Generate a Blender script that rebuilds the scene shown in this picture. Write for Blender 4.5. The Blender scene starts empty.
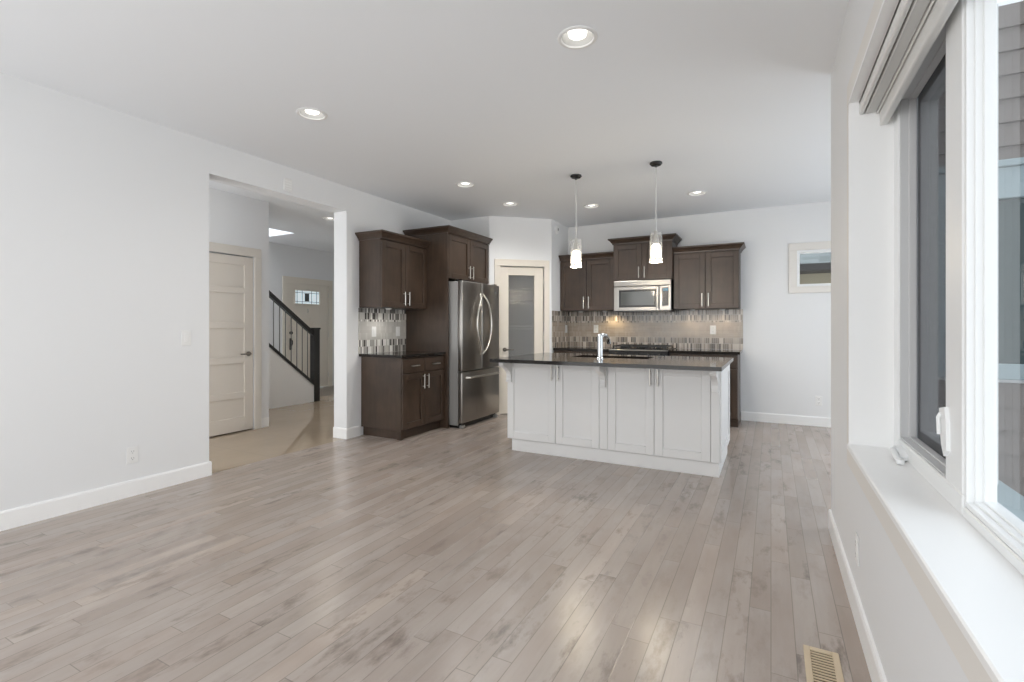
import bpy, bmesh, math, random
from mathutils import Vector, Matrix

random.seed(7)
S = bpy.context.scene
COL = S.collection
PI = math.pi

# ------------------------------------------------------------------ camera
cam_d = bpy.data.cameras.new('camera')
cam = bpy.data.objects.new('camera', cam_d)
COL.objects.link(cam)
cam.location = (0, 0, 1.22)
cam.rotation_euler = (PI / 2, 0, math.radians(27.86))
cam_d.sensor_fit = 'HORIZONTAL'
cam_d.sensor_width = 36
cam_d.lens = 490 / 1024 * 36
cam_d.shift_y = -14.5 / 1024
cam_d.clip_start = 0.02
S.camera = cam

# ------------------------------------------------------------------ world, lights, exposure
world = bpy.data.worlds.new('overcast_sky')
S.world = world
world.use_nodes = True
wn = world.node_tree.nodes
wl = world.node_tree.links
bg = wn['Background']
geo = wn.new('ShaderNodeTexCoord')
sep = wn.new('ShaderNodeSeparateXYZ')
rmp = wn.new('ShaderNodeValToRGB')
wl.new(geo.outputs['Generated'], sep.inputs[0])
wl.new(sep.outputs['Z'], rmp.inputs[0])
wl.new(rmp.outputs[0], bg.inputs[0])
rmp.color_ramp.elements[0].position = 0.0
rmp.color_ramp.elements[0].color = (0.86, 0.90, 0.925, 1)
rmp.color_ramp.elements[1].position = 0.7
rmp.color_ramp.elements[1].color = (0.74, 0.84, 0.93, 1)
bg.inputs[1].default_value = 1.9


def area(name, loc, rot, sx, sy, power, color=(1, 1, 1)):
    d = bpy.data.lights.new(name, 'AREA')
    d.shape = 'RECTANGLE'
    d.size, d.size_y = sx, sy
    d.energy = power
    d.color = color
    o = bpy.data.objects.new(name, d)
    o.location = loc
    o.rotation_euler = rot
    COL.objects.link(o)
    return o


# added fill through an invented opening behind the camera; daylight through the nook's glazed
# door and through the big window on the right
area('rear_fill', (-1.9, -1.75, 1.3), (math.radians(104), 0, 0), 3.9, 2.3, 60, (1.0, 0.985, 0.97))
area('daylight_nook', (2.1, 5.2, 1.25), (0, math.radians(94), 0), 2.2, 2.4, 25, (0.82, 0.91, 1.0))
sun_d = bpy.data.lights.new('soft_overcast_sun', 'SUN')
sun_d.energy = 0.7
sun_d.angle = math.radians(40)
sun_d.color = (0.97, 0.985, 1.0)
sun = bpy.data.objects.new('soft_overcast_sun', sun_d)
sun.rotation_euler = (0, math.radians(22), math.radians(-12))
COL.objects.link(sun)
area('daylight_stairwell', (-7.4, 3.9, 4.9), (0, 0, 0), 0.9, 2.4, 60, (0.97, 0.98, 1.0))
area('hall_fill', (-4.8, 0.8, 1.3), (PI / 2, 0, 0), 0.9, 1.9, 22, (0.98, 0.985, 1.0))  # added fill to brighten the hall, no known source there

S.view_settings.view_transform = 'Standard'
S.view_settings.look = 'None'
S.view_settings.gamma = 1
S.view_settings.use_curve_mapping = False
S.view_settings.exposure = 0.0
try:
    S.cycles.use_denoising = True
    S.cycles.max_bounces = 14
    S.cycles.diffuse_bounces = 8
    S.cycles.glossy_bounces = 6
    S.cycles.transmission_bounces = 10
    S.cycles.transparent_max_bounces = 12
    S.cycles.sample_clamp_indirect = 6
    S.cycles.caustics_reflective = False
    S.cycles.caustics_refractive = False
except Exception:
    pass


# ------------------------------------------------------------------ materials
def lin(r, g, b):
    f = lambda c: (c / 255 / 12.92) if c <= 10 else ((c / 255 + 0.055) / 1.055) ** 2.4
    return (f(r), f(g), f(b), 1)


def mat(name, col, rough=0.5, metal=0.0, spec=0.5, emit=None, estr=0, coat=0, aniso=0):
    m = bpy.data.materials.new(name)
    m.use_nodes = True
    p = m.node_tree.nodes['Principled BSDF']
    p.inputs['Base Color'].default_value = col if len(col) == 4 else (*col, 1)
    p.inputs['Roughness'].default_value = rough
    p.inputs['Metallic'].default_value = metal
    p.inputs['Specular IOR Level'].default_value = spec
    p.inputs['Coat Weight'].default_value = coat
    if aniso:
        p.inputs['Anisotropic'].default_value = aniso
    if emit:
        p.inputs['Emission Color'].default_value = (*emit, 1)
        p.inputs['Emission Strength'].default_value = estr
    return m


class NT:
    """small node-building helper"""
    def __init__(s, m):
        s.t = m.node_tree
        s.p = s.t.nodes['Principled BSDF']

    def n(s, kind, **kw):
        o = s.t.nodes.new('ShaderNode' + kind)
        for k, v in kw.items():
            setattr(o, k, v)
        return o

    def l(s, a, b):
        s.t.links.new(a, b)

    def val(s, sock, v):
        if hasattr(v, 'links') or hasattr(v, 'is_linked'):
            s.l(v, sock)
        else:
            sock.default_value = v

    def m(s, op, a, b=None, c=None):
        o = s.n('Math', operation=op)
        s.val(o.inputs[0], a)
        if b is not None:
            s.val(o.inputs[1], b)
        if c is not None:
            s.val(o.inputs[2], c)
        return o.outputs[0]

    def xyz(s, x, y, z):
        o = s.n('CombineXYZ')
        for i, v in enumerate((x, y, z)):
            s.val(o.inputs[i], v)
        return o.outputs[0]

    def pos(s):
        o = s.n('TexCoord')
        q = s.n('SeparateXYZ')
        s.l(o.outputs['Object'], q.inputs[0])
        return o.outputs['Object'], q.outputs[0], q.outputs[1], q.outputs[2]

    def white(s, v):
        o = s.n('TexWhiteNoise', noise_dimensions='3D')
        s.l(v, o.inputs['Vector'])
        return o.outputs['Value'], o.outputs['Color']

    def noise(s, v, scale, detail=3, rough=0.5):
        o = s.n('TexNoise')
        s.l(v, o.inputs['Vector'])
        o.inputs['Scale'].default_value = scale
        o.inputs['Detail'].default_value = detail
        o.inputs['Roughness'].default_value = rough
        return o.outputs['Fac']

    def ramp(s, v, stops, interp='LINEAR'):
        o = s.n('ValToRGB')
        s.l(v, o.inputs[0])
        r = o.color_ramp
        r.interpolation = interp
        while len(r.elements) < len(stops):
            r.elements.new(0.5)
        for e, (p, c) in zip(r.elements, stops):
            e.position = p
            e.color = c if len(c) == 4 else (*c, 1)
        return o.outputs[0]

    def mix(s, f, a, b, mode='MIX'):
        o = s.n('Mix', data_type='RGBA', blend_type=mode)
        s.val(o.inputs[0], f)
        s.val(o.inputs[6], a)
        s.val(o.inputs[7], b)
        return o.outputs[2]

    def bump(s, h, strength=0.2, dist=0.01):
        o = s.n('Bump')
        o.inputs['Strength'].default_value = strength
        o.inputs['Distance'].default_value = dist
        s.l(h, o.inputs['Height'])
        s.l(o.outputs[0], s.p.inputs['Normal'])


def m_paint(name, col, rough=0.6, bump=0.03, scale=220):
    m = mat(name, col, rough, spec=0.3)
    t = NT(m)
    v, x, y, z = t.pos()
    n = t.noise(v, 1.1, 2)
    c = t.mix(t.m('MULTIPLY', n, 0.06), (*col[:3], 1), (col[0] * 0.86, col[1] * 0.86, col[2] * 0.86, 1))
    t.l(c, t.p.inputs['Base Color'])
    t.bump(t.noise(v, scale, 2), bump, 0.004)
    return m


def m_floor():
    m = mat('maple_plank_floor', (0.3, 0.27, 0.24, 1), 0.3, spec=0.5)
    t = NT(m)
    v, x, y, z = t.pos()
    W = 0.083
    xr = t.m('DIVIDE', x, W)
    row = t.m('FLOOR', xr)
    r1, _ = t.white(t.xyz(row, 3.3, 1.7))
    r2, _ = t.white(t.xyz(row, 9.1, 4.4))
    L = t.m('ADD', 0.62, t.m('MULTIPLY', r2, 0.55))
    yy = t.m('DIVIDE', t.m('ADD', y, t.m('ADD', 20.0, t.m('MULTIPLY', r1, 3.0))), L)
    idx = t.m('FLOOR', yy)
    b1, bc = t.white(t.xyz(row, idx, 0.5))
    b2, _ = t.white(t.xyz(row, idx, 7.5))
    tone = t.ramp(b1, [(0.0, (0.360, 0.304, 0.262)), (0.25, (0.405, 0.350, 0.310)), (0.55, (0.420, 0.366, 0.325)),
                       (0.8, (0.440, 0.381, 0.338)), (1.0, (0.485, 0.408, 0.350))])
    # grain stretched along the board
    off = t.m('MULTIPLY', b1, 37.0)
    gv = t.xyz(t.m('ADD', t.m('MULTIPLY', x, 9.0), off), t.m('ADD', t.m('MULTIPLY', y, 0.9), off), b2)
    g = t.noise(gv, 4.0, 5, 0.6)
    c = t.mix(t.m('MULTIPLY', t.m('SUBTRACT', g, 0.35), 0.55), tone, (0.25, 0.205, 0.175, 1))
    # mineral streaks and knots, on some boards only
    sv = t.xyz(t.m('ADD', t.m('MULTIPLY', x, 2.8), off), t.m('ADD', t.m('MULTIPLY', y, 1.0), off), b1)
    st = t.noise(sv, 4.2, 5, 0.66)
    sm = t.ramp(st, [(0.52, (0, 0, 0)), (0.70, (1, 1, 1))])
    gate = t.m('ADD', 0.31, t.m('MULTIPLY', t.m('GREATER_THAN', b2, 0.55), 0.48))
    c = t.mix(t.m('MULTIPLY', sm, gate), c, (0.150, 0.118, 0.102, 1))
    # soft rosy and grey cast from board to board and along the grain
    big = t.noise(t.xyz(t.m('ADD', t.m('MULTIPLY', x, 1.6), off), t.m('ADD', t.m('MULTIPLY', y, 0.7), off), b2), 2.2, 3, 0.5)
    c = t.mix(t.m('MULTIPLY', t.ramp(big, [(0.42, (0, 0, 0)), (0.68, (1, 1, 1))]), 0.5), c, (0.315, 0.245, 0.205, 1))
    # seams
    fx = t.m('FRACT', xr)
    ex = t.m('MINIMUM', fx, t.m('SUBTRACT', 1.0, fx))
    fy = t.m('FRACT', yy)
    ey = t.m('MULTIPLY', t.m('MINIMUM', fy, t.m('SUBTRACT', 1.0, fy)), t.m('DIVIDE', L, W))
    e = t.m('MINIMUM', ex, ey)
    seam = t.ramp(e, [(0.0, (1, 1, 1)), (0.030, (0, 0, 0))])
    c = t.mix(t.m('MULTIPLY', seam, 0.6), c, (0.10, 0.085, 0.075, 1))
    t.l(c, t.p.inputs['Base Color'])
    rr = t.m('ADD', 0.22, t.m('MULTIPLY', b2, 0.06))
    t.l(rr, t.p.inputs['Roughness'])
    h = t.m('SUBTRACT', t.m('MULTIPLY', g, 0.15), t.m('MULTIPLY', seam, 0.6))
    t.bump(h, 0.15, 0.003)
    return m


def m_tile(name, a, b, size, rough):
    m = mat(name, a, rough, spec=0.6)
    t = NT(m)
    v, x, y, z = t.pos()
    n = t.noise(v, 2.3, 4, 0.6)
    c = t.mix(n, a, b)
    g = None
    for q in (x, y):
        f = t.m('FRACT', t.m('DIVIDE', t.m('ADD', q, 30.0), size))
        e = t.m('MINIMUM', f, t.m('SUBTRACT', 1.0, f))
        g = e if g is None else t.m('MINIMUM', g, e)
    gm = t.m('LESS_THAN', g, 0.004)
    c = t.mix(t.m('MULTIPLY', gm, 0.35), c, (0.22, 0.19, 0.16, 1))
    t.l(c, t.p.inputs['Base Color'])
    return m


def m_wood(name, a, b, vert=True):
    m = mat(name, a, 0.36, spec=0.5)
    t = NT(m)
    v, x, y, z = t.pos()
    gv = t.xyz(t.m('MULTIPLY', x, 9.0), t.m('MULTIPLY', y, 9.0), t.m('MULTIPLY', z, 1.1))
    g = t.noise(gv, 3.0, 5, 0.62)
    big = t.noise(v, 2.6, 3, 0.55)
    f = t.m('ADD', t.m('MULTIPLY', g, 0.4), t.m('MULTIPLY', big, 0.7))
    c = t.ramp(f, [(0.30, a), (0.80, b)])
    t.l(c, t.p.inputs['Base Color'])
    t.l(t.m('ADD', 0.28, t.m('MULTIPLY', g, 0.14)), t.p.inputs['Roughness'])
    return m


def m_granite():
    m = mat('dark_granite', (0.02, 0.018, 0.016, 1), 0.07, spec=0.28)
    t = NT(m)
    v, x, y, z = t.pos()
    o = t.n('TexVoronoi')
    t.l(v, o.inputs['Vector'])
    o.inputs['Scale'].default_value = 170
    n = t.noise(v, 60, 4, 0.7)
    c = t.ramp(n, [(0.38, (0.010, 0.009, 0.009)), (0.54, (0.022, 0.018, 0.015)), (0.66, (0.045, 0.036, 0.028)), (0.80, (0.14, 0.12, 0.10))])
    c = t.mix(t.m('MULTIPLY', o.outputs['Distance'], 0.8), c, (0.012, 0.010, 0.009, 1))
    t.l(c, t.p.inputs['Base Color'])
    return m


def m_splash(name, axis, plain_a, plain_b, tones):
    """two rows of thin upright mosaic, a field of long flat tiles, two more rows"""
    m = mat(name, plain_a, 0.18, spec=0.55)
    t = NT(m)
    v, x, y, z = t.pos()
    u = x if axis == 'x' else y
    if axis == 'xy':
        u = t.m('ADD', x, y)
    # mosaic
    rz = t.m('DIVIDE', t.m('SUBTRACT', z, 0.915), 0.077)
    rowm = t.m('FLOOR', rz)
    k, _ = t.white(t.xyz(rowm, 2.0, 5.0))
    um = t.m('ADD', t.m('DIVIDE', u, 0.024), t.m('MULTIPLY', k, 0.9))
    cell = t.m('FLOOR', um)
    w, wc = t.white(t.xyz(cell, rowm, 2.5))
    mos = t.ramp(w, tones, 'CONSTANT')
    fu = t.m('FRACT', um)
    eu = t.m('MINIMUM', fu, t.m('SUBTRACT', 1.0, fu))
    fz = t.m('FRACT', rz)
    ez = t.m('MULTIPLY', t.m('MINIMUM', fz, t.m('SUBTRACT', 1.0, fz)), 3.2)
    gm = t.m('LESS_THAN', t.m('MINIMUM', eu, ez), 0.07)
    mos = t.mix(gm, mos, (0.50, 0.475, 0.44, 1))
    # plain field
    pz = t.m('DIVIDE', z, 0.0245)
    rp = t.m('FLOOR', pz)
    kp, _ = t.white(t.xyz(rp, 1.0, 8.0))
    up = t.m('ADD', t.m('DIVIDE', u, 0.31), t.m('MULTIPLY', kp, 3.0))
    wp, _ = t.white(t.xyz(t.m('FLOOR', up), rp, 6.5))
    pl = t.mix(wp, plain_a, plain_b)
    fp = t.m('FRACT', pz)
    gp = t.m('LESS_THAN', t.m('MINIMUM', fp, t.m('SUBTRACT', 1.0, fp)), 0.05)
    pl = t.mix(t.m('MULTIPLY', gp, 0.7), pl, (0.5, 0.47, 0.43, 1))
    fld = t.m('MULTIPLY', t.m('GREATER_THAN', z, 1.069), t.m('LESS_THAN', z, 1.277))
    c = t.mix(fld, mos, pl)
    t.l(c, t.p.inputs['Base Color'])
    t.l(t.m('ADD', 0.12, t.m('MULTIPLY', w, 0.2)), t.p.inputs['Roughness'])
    return m


def m_steel(name, col=(0.35, 0.332, 0.308), rough=0.29):
    m = mat(name, col, rough, 1.0)
    t = NT(m)
    v, x, y, z = t.pos()
    g = t.noise(t.xyz(t.m('MULTIPLY', x, 400), t.m('MULTIPLY', y, 400), t.m('MULTIPLY', z, 3)), 1.0, 2)
    t.l(t.m('ADD', rough - 0.05, t.m('MULTIPLY', g, 0.12)), t.p.inputs['Roughness'])
    return m


def m_glass(name, tint=(1, 1, 1), alpha=0.12, rough=0.0, ior=1.45):
    """thin pane: mostly clear, mirror-like at a slant"""
    m = bpy.data.materials.new(name)
    m.use_nodes = True
    nt = m.node_tree
    for n in list(nt.nodes):
        nt.nodes.remove(n)
    out = nt.nodes.new('ShaderNodeOutputMaterial')
    tr = nt.nodes.new('ShaderNodeBsdfTransparent')
    tr.inputs[0].default_value = (*tint, 1)
    gl = nt.nodes.new('ShaderNodeBsdfGlossy')
    gl.inputs['Roughness'].default_value = rough
    fr = nt.nodes.new('ShaderNodeFresnel')
    fr.inputs[0].default_value = ior
    mx = nt.nodes.new('ShaderNodeMixShader')
    ge = nt.nodes.new('ShaderNodeNewGeometry')
    bf = nt.nodes.new('ShaderNodeMath')
    bf.operation = 'SUBTRACT'
    bf.inputs[0].default_value = 1.0
    nt.links.new(ge.outputs['Backfacing'], bf.inputs[1])
    fm = nt.nodes.new('ShaderNodeMath')
    fm.operation = 'MULTIPLY'
    nt.links.new(fr.outputs[0], fm.inputs[0])
    nt.links.new(bf.outputs[0], fm.inputs[1])
    nt.links.new(fm.outputs[0], mx.inputs[0])
    nt.links.new(tr.outputs[0], mx.inputs[1])
    nt.links.new(gl.outputs[0], mx.inputs[2])
    nt.links.new(mx.outputs[0], out.inputs[0])
    return m


def m_cloudy(name, clear, body, rough, gloss, ribs=0):
    """glass with a milky body: partly clear, partly scattering, glossy on top"""
    m = bpy.data.materials.new(name)
    m.use_nodes = True
    nt = m.node_tree
    for n in list(nt.nodes):
        nt.nodes.remove(n)
    A = nt.nodes.new
    out, tr, df, gl, fr = A('ShaderNodeOutputMaterial'), A('ShaderNodeBsdfTransparent'), A('ShaderNodeBsdfDiffuse'), A('ShaderNodeBsdfGlossy'), A('ShaderNodeFresnel')
    m1, m2, mu = A('ShaderNodeMixShader'), A('ShaderNodeMixShader'), A('ShaderNodeMath')
    df.inputs[0].default_value = (*body, 1)
    gl.inputs['Roughness'].default_value = rough
    fr.inputs[0].default_value = 1.5
    m1.inputs[0].default_value = clear
    mu.operation = 'MULTIPLY'
    mu.inputs[1].default_value = gloss
    L = nt.links.new
    L(df.outputs[0], m1.inputs[1])
    L(tr.outputs[0], m1.inputs[2])
    ge, bf, fm = A('ShaderNodeNewGeometry'), A('ShaderNodeMath'), A('ShaderNodeMath')
    bf.operation, fm.operation = 'SUBTRACT', 'MULTIPLY'
    bf.inputs[0].default_value = 1.0
    L(ge.outputs['Backfacing'], bf.inputs[1])
    L(fr.outputs[0], mu.inputs[0])
    L(mu.outputs[0], fm.inputs[0])
    L(bf.outputs[0], fm.inputs[1])
    L(fm.outputs[0], m2.inputs[0])
    L(m1.outputs[0], m2.inputs[1])
    L(gl.outputs[0], m2.inputs[2])
    L(m2.outputs[0], out.inputs[0])
    return m


def m_screen():
    m = bpy.data.materials.new('insect_screen')
    m.use_nodes = True
    nt = m.node_tree
    p = nt.nodes['Principled BSDF']
    p.inputs['Base Color'].default_value = (0.07, 0.075, 0.085, 1)
    p.inputs['Roughness'].default_value = 0.8
    p.inputs['Alpha'].default_value = 0.45
    return m


def m_shingle():
    m = mat('roof_shingle', (0.3, 0.32, 0.32, 1), 0.9)
    t = NT(m)
    v, x, y, z = t.pos()
    r = t.m('FLOOR', t.m('DIVIDE', y, 0.14))
    k, _ = t.white(t.xyz(r, 1.0, 1.0))
    w, _ = t.white(t.xyz(t.m('FLOOR', t.m('ADD', t.m('DIVIDE', x, 0.3), t.m('MULTIPLY', k, 2))), r, 1.0))
    t.l(t.ramp(w, [(0, (0.15, 0.165, 0.16)), (1, (0.25, 0.27, 0.265))]), t.p.inputs['Base Color'])
    return m


M = {}
M['wall'] = m_paint('white_wall_paint', (0.778, 0.785, 0.792), 0.55)
M['ceil'] = m_paint('flat_ceiling_paint', (0.855, 0.875, 0.90), 0.8, 0.12, 300)
M['trim'] = m_paint('white_trim_enamel', (0.87, 0.87, 0.865), 0.35, 0.0)
M['cream'] = m_paint('warm_cream_door_paint', (0.74, 0.69, 0.61), 0.4, 0.0)
M['greige'] = m_paint('greige_door_paint', (0.70, 0.65, 0.585), 0.4, 0.0)
M['pale_trim'] = m_paint('pale_window_trim_paint', (0.76, 0.735, 0.695), 0.4, 0.0)
M['greige_trim'] = m_paint('greige_trim_paint', (0.70, 0.66, 0.60), 0.4, 0.0)
M['vinyl'] = mat('white_vinyl', (0.82, 0.83, 0.83), 0.35)
M['shaded_vinyl'] = mat('white_sash_vinyl_shaded', (0.58, 0.58, 0.58), 0.4)  # white sash vinyl, greyed so its shade sits in the colour
M['rubber'] = mat('dark_gasket', (0.03, 0.03, 0.035), 0.6)
M['floor'] = m_floor()
M['tile'] = m_tile('polished_beige_tile', (0.33, 0.262, 0.19, 1), (0.42, 0.34, 0.255, 1), 0.6, 0.045)
M['darktile'] = m_tile('brown_entry_tile', (0.14, 0.115, 0.09, 1), (0.20, 0.17, 0.14, 1), 0.4, 0.3)
M['wood'] = m_wood('espresso_stained_wood', (0.026, 0.0165, 0.011, 1), (0.082, 0.053, 0.036, 1))
M['wood_dark'] = mat('black_stained_rail', (0.012, 0.010, 0.009), 0.35)
M['black_metal'] = mat('dark_iron', (0.16, 0.155, 0.15), 0.45, 0.6)
M['island'] = m_paint('white_cabinet_enamel', (0.78, 0.78, 0.775), 0.38, 0.0)
M['granite'] = m_granite()
TONES_L = [(0.0, (0.05, 0.047, 0.044)), (0.14, (0.17, 0.16, 0.15)), (0.30, (0.36, 0.35, 0.33)), (0.50, (0.58, 0.565, 0.53)), (0.74, (0.80, 0.785, 0.75))]
TONES_B = [(0.0, (0.07, 0.055, 0.044)), (0.18, (0.18, 0.145, 0.115)), (0.42, (0.31, 0.26, 0.215)), (0.68, (0.43, 0.375, 0.32)), (0.88, (0.58, 0.52, 0.46))]
M['splash_left'] = m_splash('grey_mosaic_tile', 'y', (0.52, 0.505, 0.475, 1), (0.55, 0.535, 0.51, 1), TONES_L)
M['splash_back'] = m_splash('taupe_mosaic_tile', 'xy', (0.345, 0.285, 0.225, 1), (0.41, 0.345, 0.28, 1), TONES_B)
M['steel'] = m_steel('brushed_steel')
M['steel_side'] = mat('fridge_side_grey', (0.36, 0.355, 0.345), 0.4, 0.3)
M['nickel'] = mat('satin_nickel', (0.66, 0.64, 0.60), 0.28, 1.0)
M['pewter'] = mat('dark_pewter', (0.22, 0.20, 0.18), 0.3, 1.0)
M['chrome'] = mat('chrome', (0.62, 0.64, 0.66), 0.12, 1.0)
M['black'] = mat('black_enamel', (0.012, 0.012, 0.012), 0.25)
M['black_glass'] = mat('dark_oven_glass', (0.09, 0.095, 0.09), 0.08)
M['display'] = mat('blue_display', (0.01, 0.03, 0.05), 0.2, emit=(0.1, 0.45, 0.7), estr=0.25)
M['white_plastic'] = mat('white_plastic', (0.80, 0.80, 0.79), 0.4)
M['slot'] = mat('outlet_slot_grey', (0.30, 0.30, 0.30), 0.5)
M['ring'] = mat('white_trim_ring', (0.80, 0.80, 0.79), 0.45)
M['baffle'] = mat('grey_baffle', (0.42, 0.42, 0.41), 0.5)
M['bulb'] = mat('lit_bulb', (0.9, 0.9, 0.9), 0.4, emit=(1.0, 0.96, 0.90), estr=2.2)
M['pendant_lit'] = mat('lit_frosted_glass', (0.9, 0.88, 0.82), 0.4, emit=(1.0, 0.90, 0.72), estr=5.5)
M['crystal'] = mat('crystal_drop', (0.78, 0.76, 0.72), 0.1)
M['canopy'] = mat('dark_chrome_canopy', (0.10, 0.10, 0.10), 0.25, 0.9)
M['clear_cord'] = mat('pale_cord', (0.62, 0.62, 0.61), 0.4)
M['glass'] = m_glass('clear_glass')
M['pendant_glass'] = m_cloudy('pendant_clear_glass', 0.82, (0.8, 0.8, 0.78), 0.05, 0.4)
M['reed_glass'] = m_cloudy('pantry_glass', 0.86, (0.40, 0.41, 0.41), 0.2, 0.7)
M['screen'] = m_screen()
M['outside_glass'] = mat('outside_window_glass', (0.030, 0.055, 0.058), 0.06, spec=0.35)
M['siding'] = m_paint('taupe_lap_siding', (0.148, 0.126, 0.116), 0.7, 0.05)
M['ext_trim'] = mat('pale_blue_grey_trim', (0.27, 0.335, 0.355), 0.6)
M['ext_grey'] = m_paint('grey_outside_panel', (0.20, 0.20, 0.205), 0.8, 0.05)
M['deck'] = m_paint('outdoor_deck', (0.30, 0.31, 0.32), 0.8, 0.2, 20)
M['shingle'] = m_shingle()
M['eave'] = mat('dark_eave_gutter', (0.025, 0.022, 0.02), 0.6)
M['tan'] = m_paint('tan_stucco', (0.30, 0.27, 0.20), 0.8, 0.1, 60)
M['blind'] = m_paint('pale_grey_shade_fabric', (0.60, 0.60, 0.585), 0.7, 0.05)
M['blind_rail'] = mat('off_white_blind_rail', (0.72, 0.72, 0.70), 0.45)
M['register'] = mat('beige_register', (0.60, 0.49, 0.345), 0.45)
M['register_dark'] = mat('register_duct', (0.09, 0.065, 0.04), 0.7)
M['lead_glass'] = mat('glowing_frosted_lite', (0.55, 0.62, 0.64), 0.15, emit=(0.80, 0.93, 1.0), estr=0.55)  # pane glows to stand in for the daylight behind it
M['lead'] = mat('dark_leading', (0.05, 0.06, 0.06), 0.4)


# ------------------------------------------------------------------ geometry helpers
def ident(p):
    return p


def face_y(y0):            # local (u, out, z) -> a front that faces -Y
    return lambda p: (p[0], y0 - p[1], p[2])


def face_x(x0):            # a front that faces +X
    return lambda p: (x0 + p[1], p[0], p[2])


class MB:
    def __init__(s, f=ident):
        s.bm = bmesh.new()
        s.f = f

    def _v(s, p):
        return s.bm.verts.new(s.f(p))

    def box(s, x0, x1, y0, y1, z0, z1, bev=0.0, seg=1):
        vs = [s._v((x, y, z)) for x in (x0, x1) for y in (y0, y1) for z in (z0, z1)]
        fs = []
        for q in ((0, 1, 3, 2), (4, 6, 7, 5), (0, 4, 5, 1), (2, 3, 7, 6), (0, 2, 6, 4), (1, 5, 7, 3)):
            fs.append(s.bm.faces.new([vs[i] for i in q]))
        if bev > 0:
            es = {e for f in fs for e in f.edges}
            bmesh.ops.bevel(s.bm, geom=list(es), offset=bev, segments=seg, affect='EDGES', profile=0.5)
        return s

    def prism(s, poly, a0, a1, axis='x'):
        """poly in the two other axes (in order), pushed along axis"""
        def P(a, q):
            if axis == 'x':
                return (a, q[0], q[1])
            if axis == 'y':
                return (q[0], a, q[1])
            return (q[0], q[1], a)
        A = [s._v(P(a0, q)) for q in poly]
        B = [s._v(P(a1, q)) for q in poly]
        n = len(poly)
        s.bm.faces.new(A)
        s.bm.faces.new(B[::-1])
        for i in range(n):
            s.bm.faces.new((A[i], A[(i + 1) % n], B[(i + 1) % n], B[i]))
        return s

    def tube(s, pts, r, n=10, caps=True):
        pts = [Vector(p) for p in pts]
        rs = r if isinstance(r, (list, tuple)) else [r] * len(pts)
        rings = []
        up = None
        for i, p in enumerate(pts):
            d = (pts[min(i + 1, len(pts) - 1)] - pts[max(i - 1, 0)]).normalized()
            if up is None:
                up = Vector((0, 0, 1)) if abs(d.z) < 0.9 else Vector((1, 0, 0))
            a = d.cross(up).normalized()
            b = a.cross(d).normalized()
            up = b
            rings.append([s._v(tuple(p + (a * math.cos(2 * PI * k / n) + b * math.sin(2 * PI * k / n)) * rs[i])) for k in range(n)])
        for A, B in zip(rings, rings[1:]):
            for k in range(n):
                s.bm.faces.new((A[k], A[(k + 1) % n], B[(k + 1) % n], B[k]))
        if caps:
            s.bm.faces.new(rings[0][::-1])
            s.bm.faces.new(rings[-1])
        return s

    def lathe(s, prof, c, n=32, close=False):
        """prof: list of (r, z)"""
        rings = []
        for r, z in prof:
            if r < 1e-6:
                rings.append([s._v((c[0], c[1], c[2] + z))])
            else:
                rings.append([s._v((c[0] + r * math.cos(2 * PI * k / n), c[1] + r * math.sin(2 * PI * k / n), c[2] + z)) for k in range(n)])
        seq = list(zip(rings, rings[1:]))
        if close:
            seq.append((rings[-1], rings[0]))
        for A, B in seq:
            for k in range(n):
                k2 = (k + 1) % n
                q = [A[k] if len(A) > 1 else A[0], A[k2] if len(A) > 1 else None, B[k2] if len(B) > 1 else B[0], B[k] if len(B) > 1 else None]
                q = [w for w in q if w is not None]
                if len(q) >= 3:
                    s.bm.faces.new(q)
        return s

    def sweep(s, path, prof):
        """moulding: prof (out, z) carried along a plan path, outward = right-hand side"""
        P = [Vector((p[0], p[1])) for p in path]
        nrm = []
        for a, b in zip(P, P[1:]):
            d = (b - a).normalized()
            nrm.append(Vector((d.y, -d.x)))
        rings = []
        for i, p in enumerate(P):
            if i == 0:
                o = nrm[0]
            elif i == len(P) - 1:
                o = nrm[-1]
            else:
                o = (nrm[i - 1] + nrm[i])
                o = o / (1 + nrm[i - 1].dot(nrm[i]))
            rings.append([s._v((p.x + o.x * q[0], p.y + o.y * q[0], q[1])) for q in prof])
        n = len(prof)
        for A, B in zip(rings, rings[1:]):
            for k in range(n):
                s.bm.faces.new((A[k], A[(k + 1) % n], B[(k + 1) % n], B[k]))
        s.bm.faces.new(rings[0][::-1])
        s.bm.faces.new(rings[-1])
        return s

    def build(s, name, m, parent=None, smooth=False, loc=None, rotz=0, local=False):
        bmesh.ops.recalc_face_normals(s.bm, faces=s.bm.faces)
        r = Vector((0, 0, 0))
        if parent is not None and not local:
            q = parent
            while q.parent is not None:
                q = q.parent
            r = q.location.copy()
        if r.length:
            bmesh.ops.translate(s.bm, verts=s.bm.verts, vec=-r)
        me = bpy.data.meshes.new(name)
        s.bm.to_mesh(me)
        s.bm.free()
        me.materials.append(M[m] if isinstance(m, str) else m)
        if smooth:
            for p in me.polygons:
                p.use_smooth = True
            try:
                me.set_sharp_from_angle(angle=math.radians(40))
            except Exception:
                pass
        o = bpy.data.objects.new(name, me)
        COL.objects.link(o)
        if parent is not None:
            o.parent = parent
        if loc:
            o.location = loc
        if rotz:
            o.rotation_euler = (0, 0, rotz)
        return o


def tag(o, label, cat, group=None, kind=None):
    o['label'] = label
    o['category'] = cat
    if group:
        o['group'] = group
    if kind:
        o['kind'] = kind
    return o


def empty(name, loc, label, cat, group=None, kind=None, rotz=0):
    o = bpy.data.objects.new(name, None)
    COL.objects.link(o)
    o.location = loc
    o.rotation_euler = (0, 0, rotz)
    o.empty_display_size = 0.1
    return tag(o, label, cat, group, kind)


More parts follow.
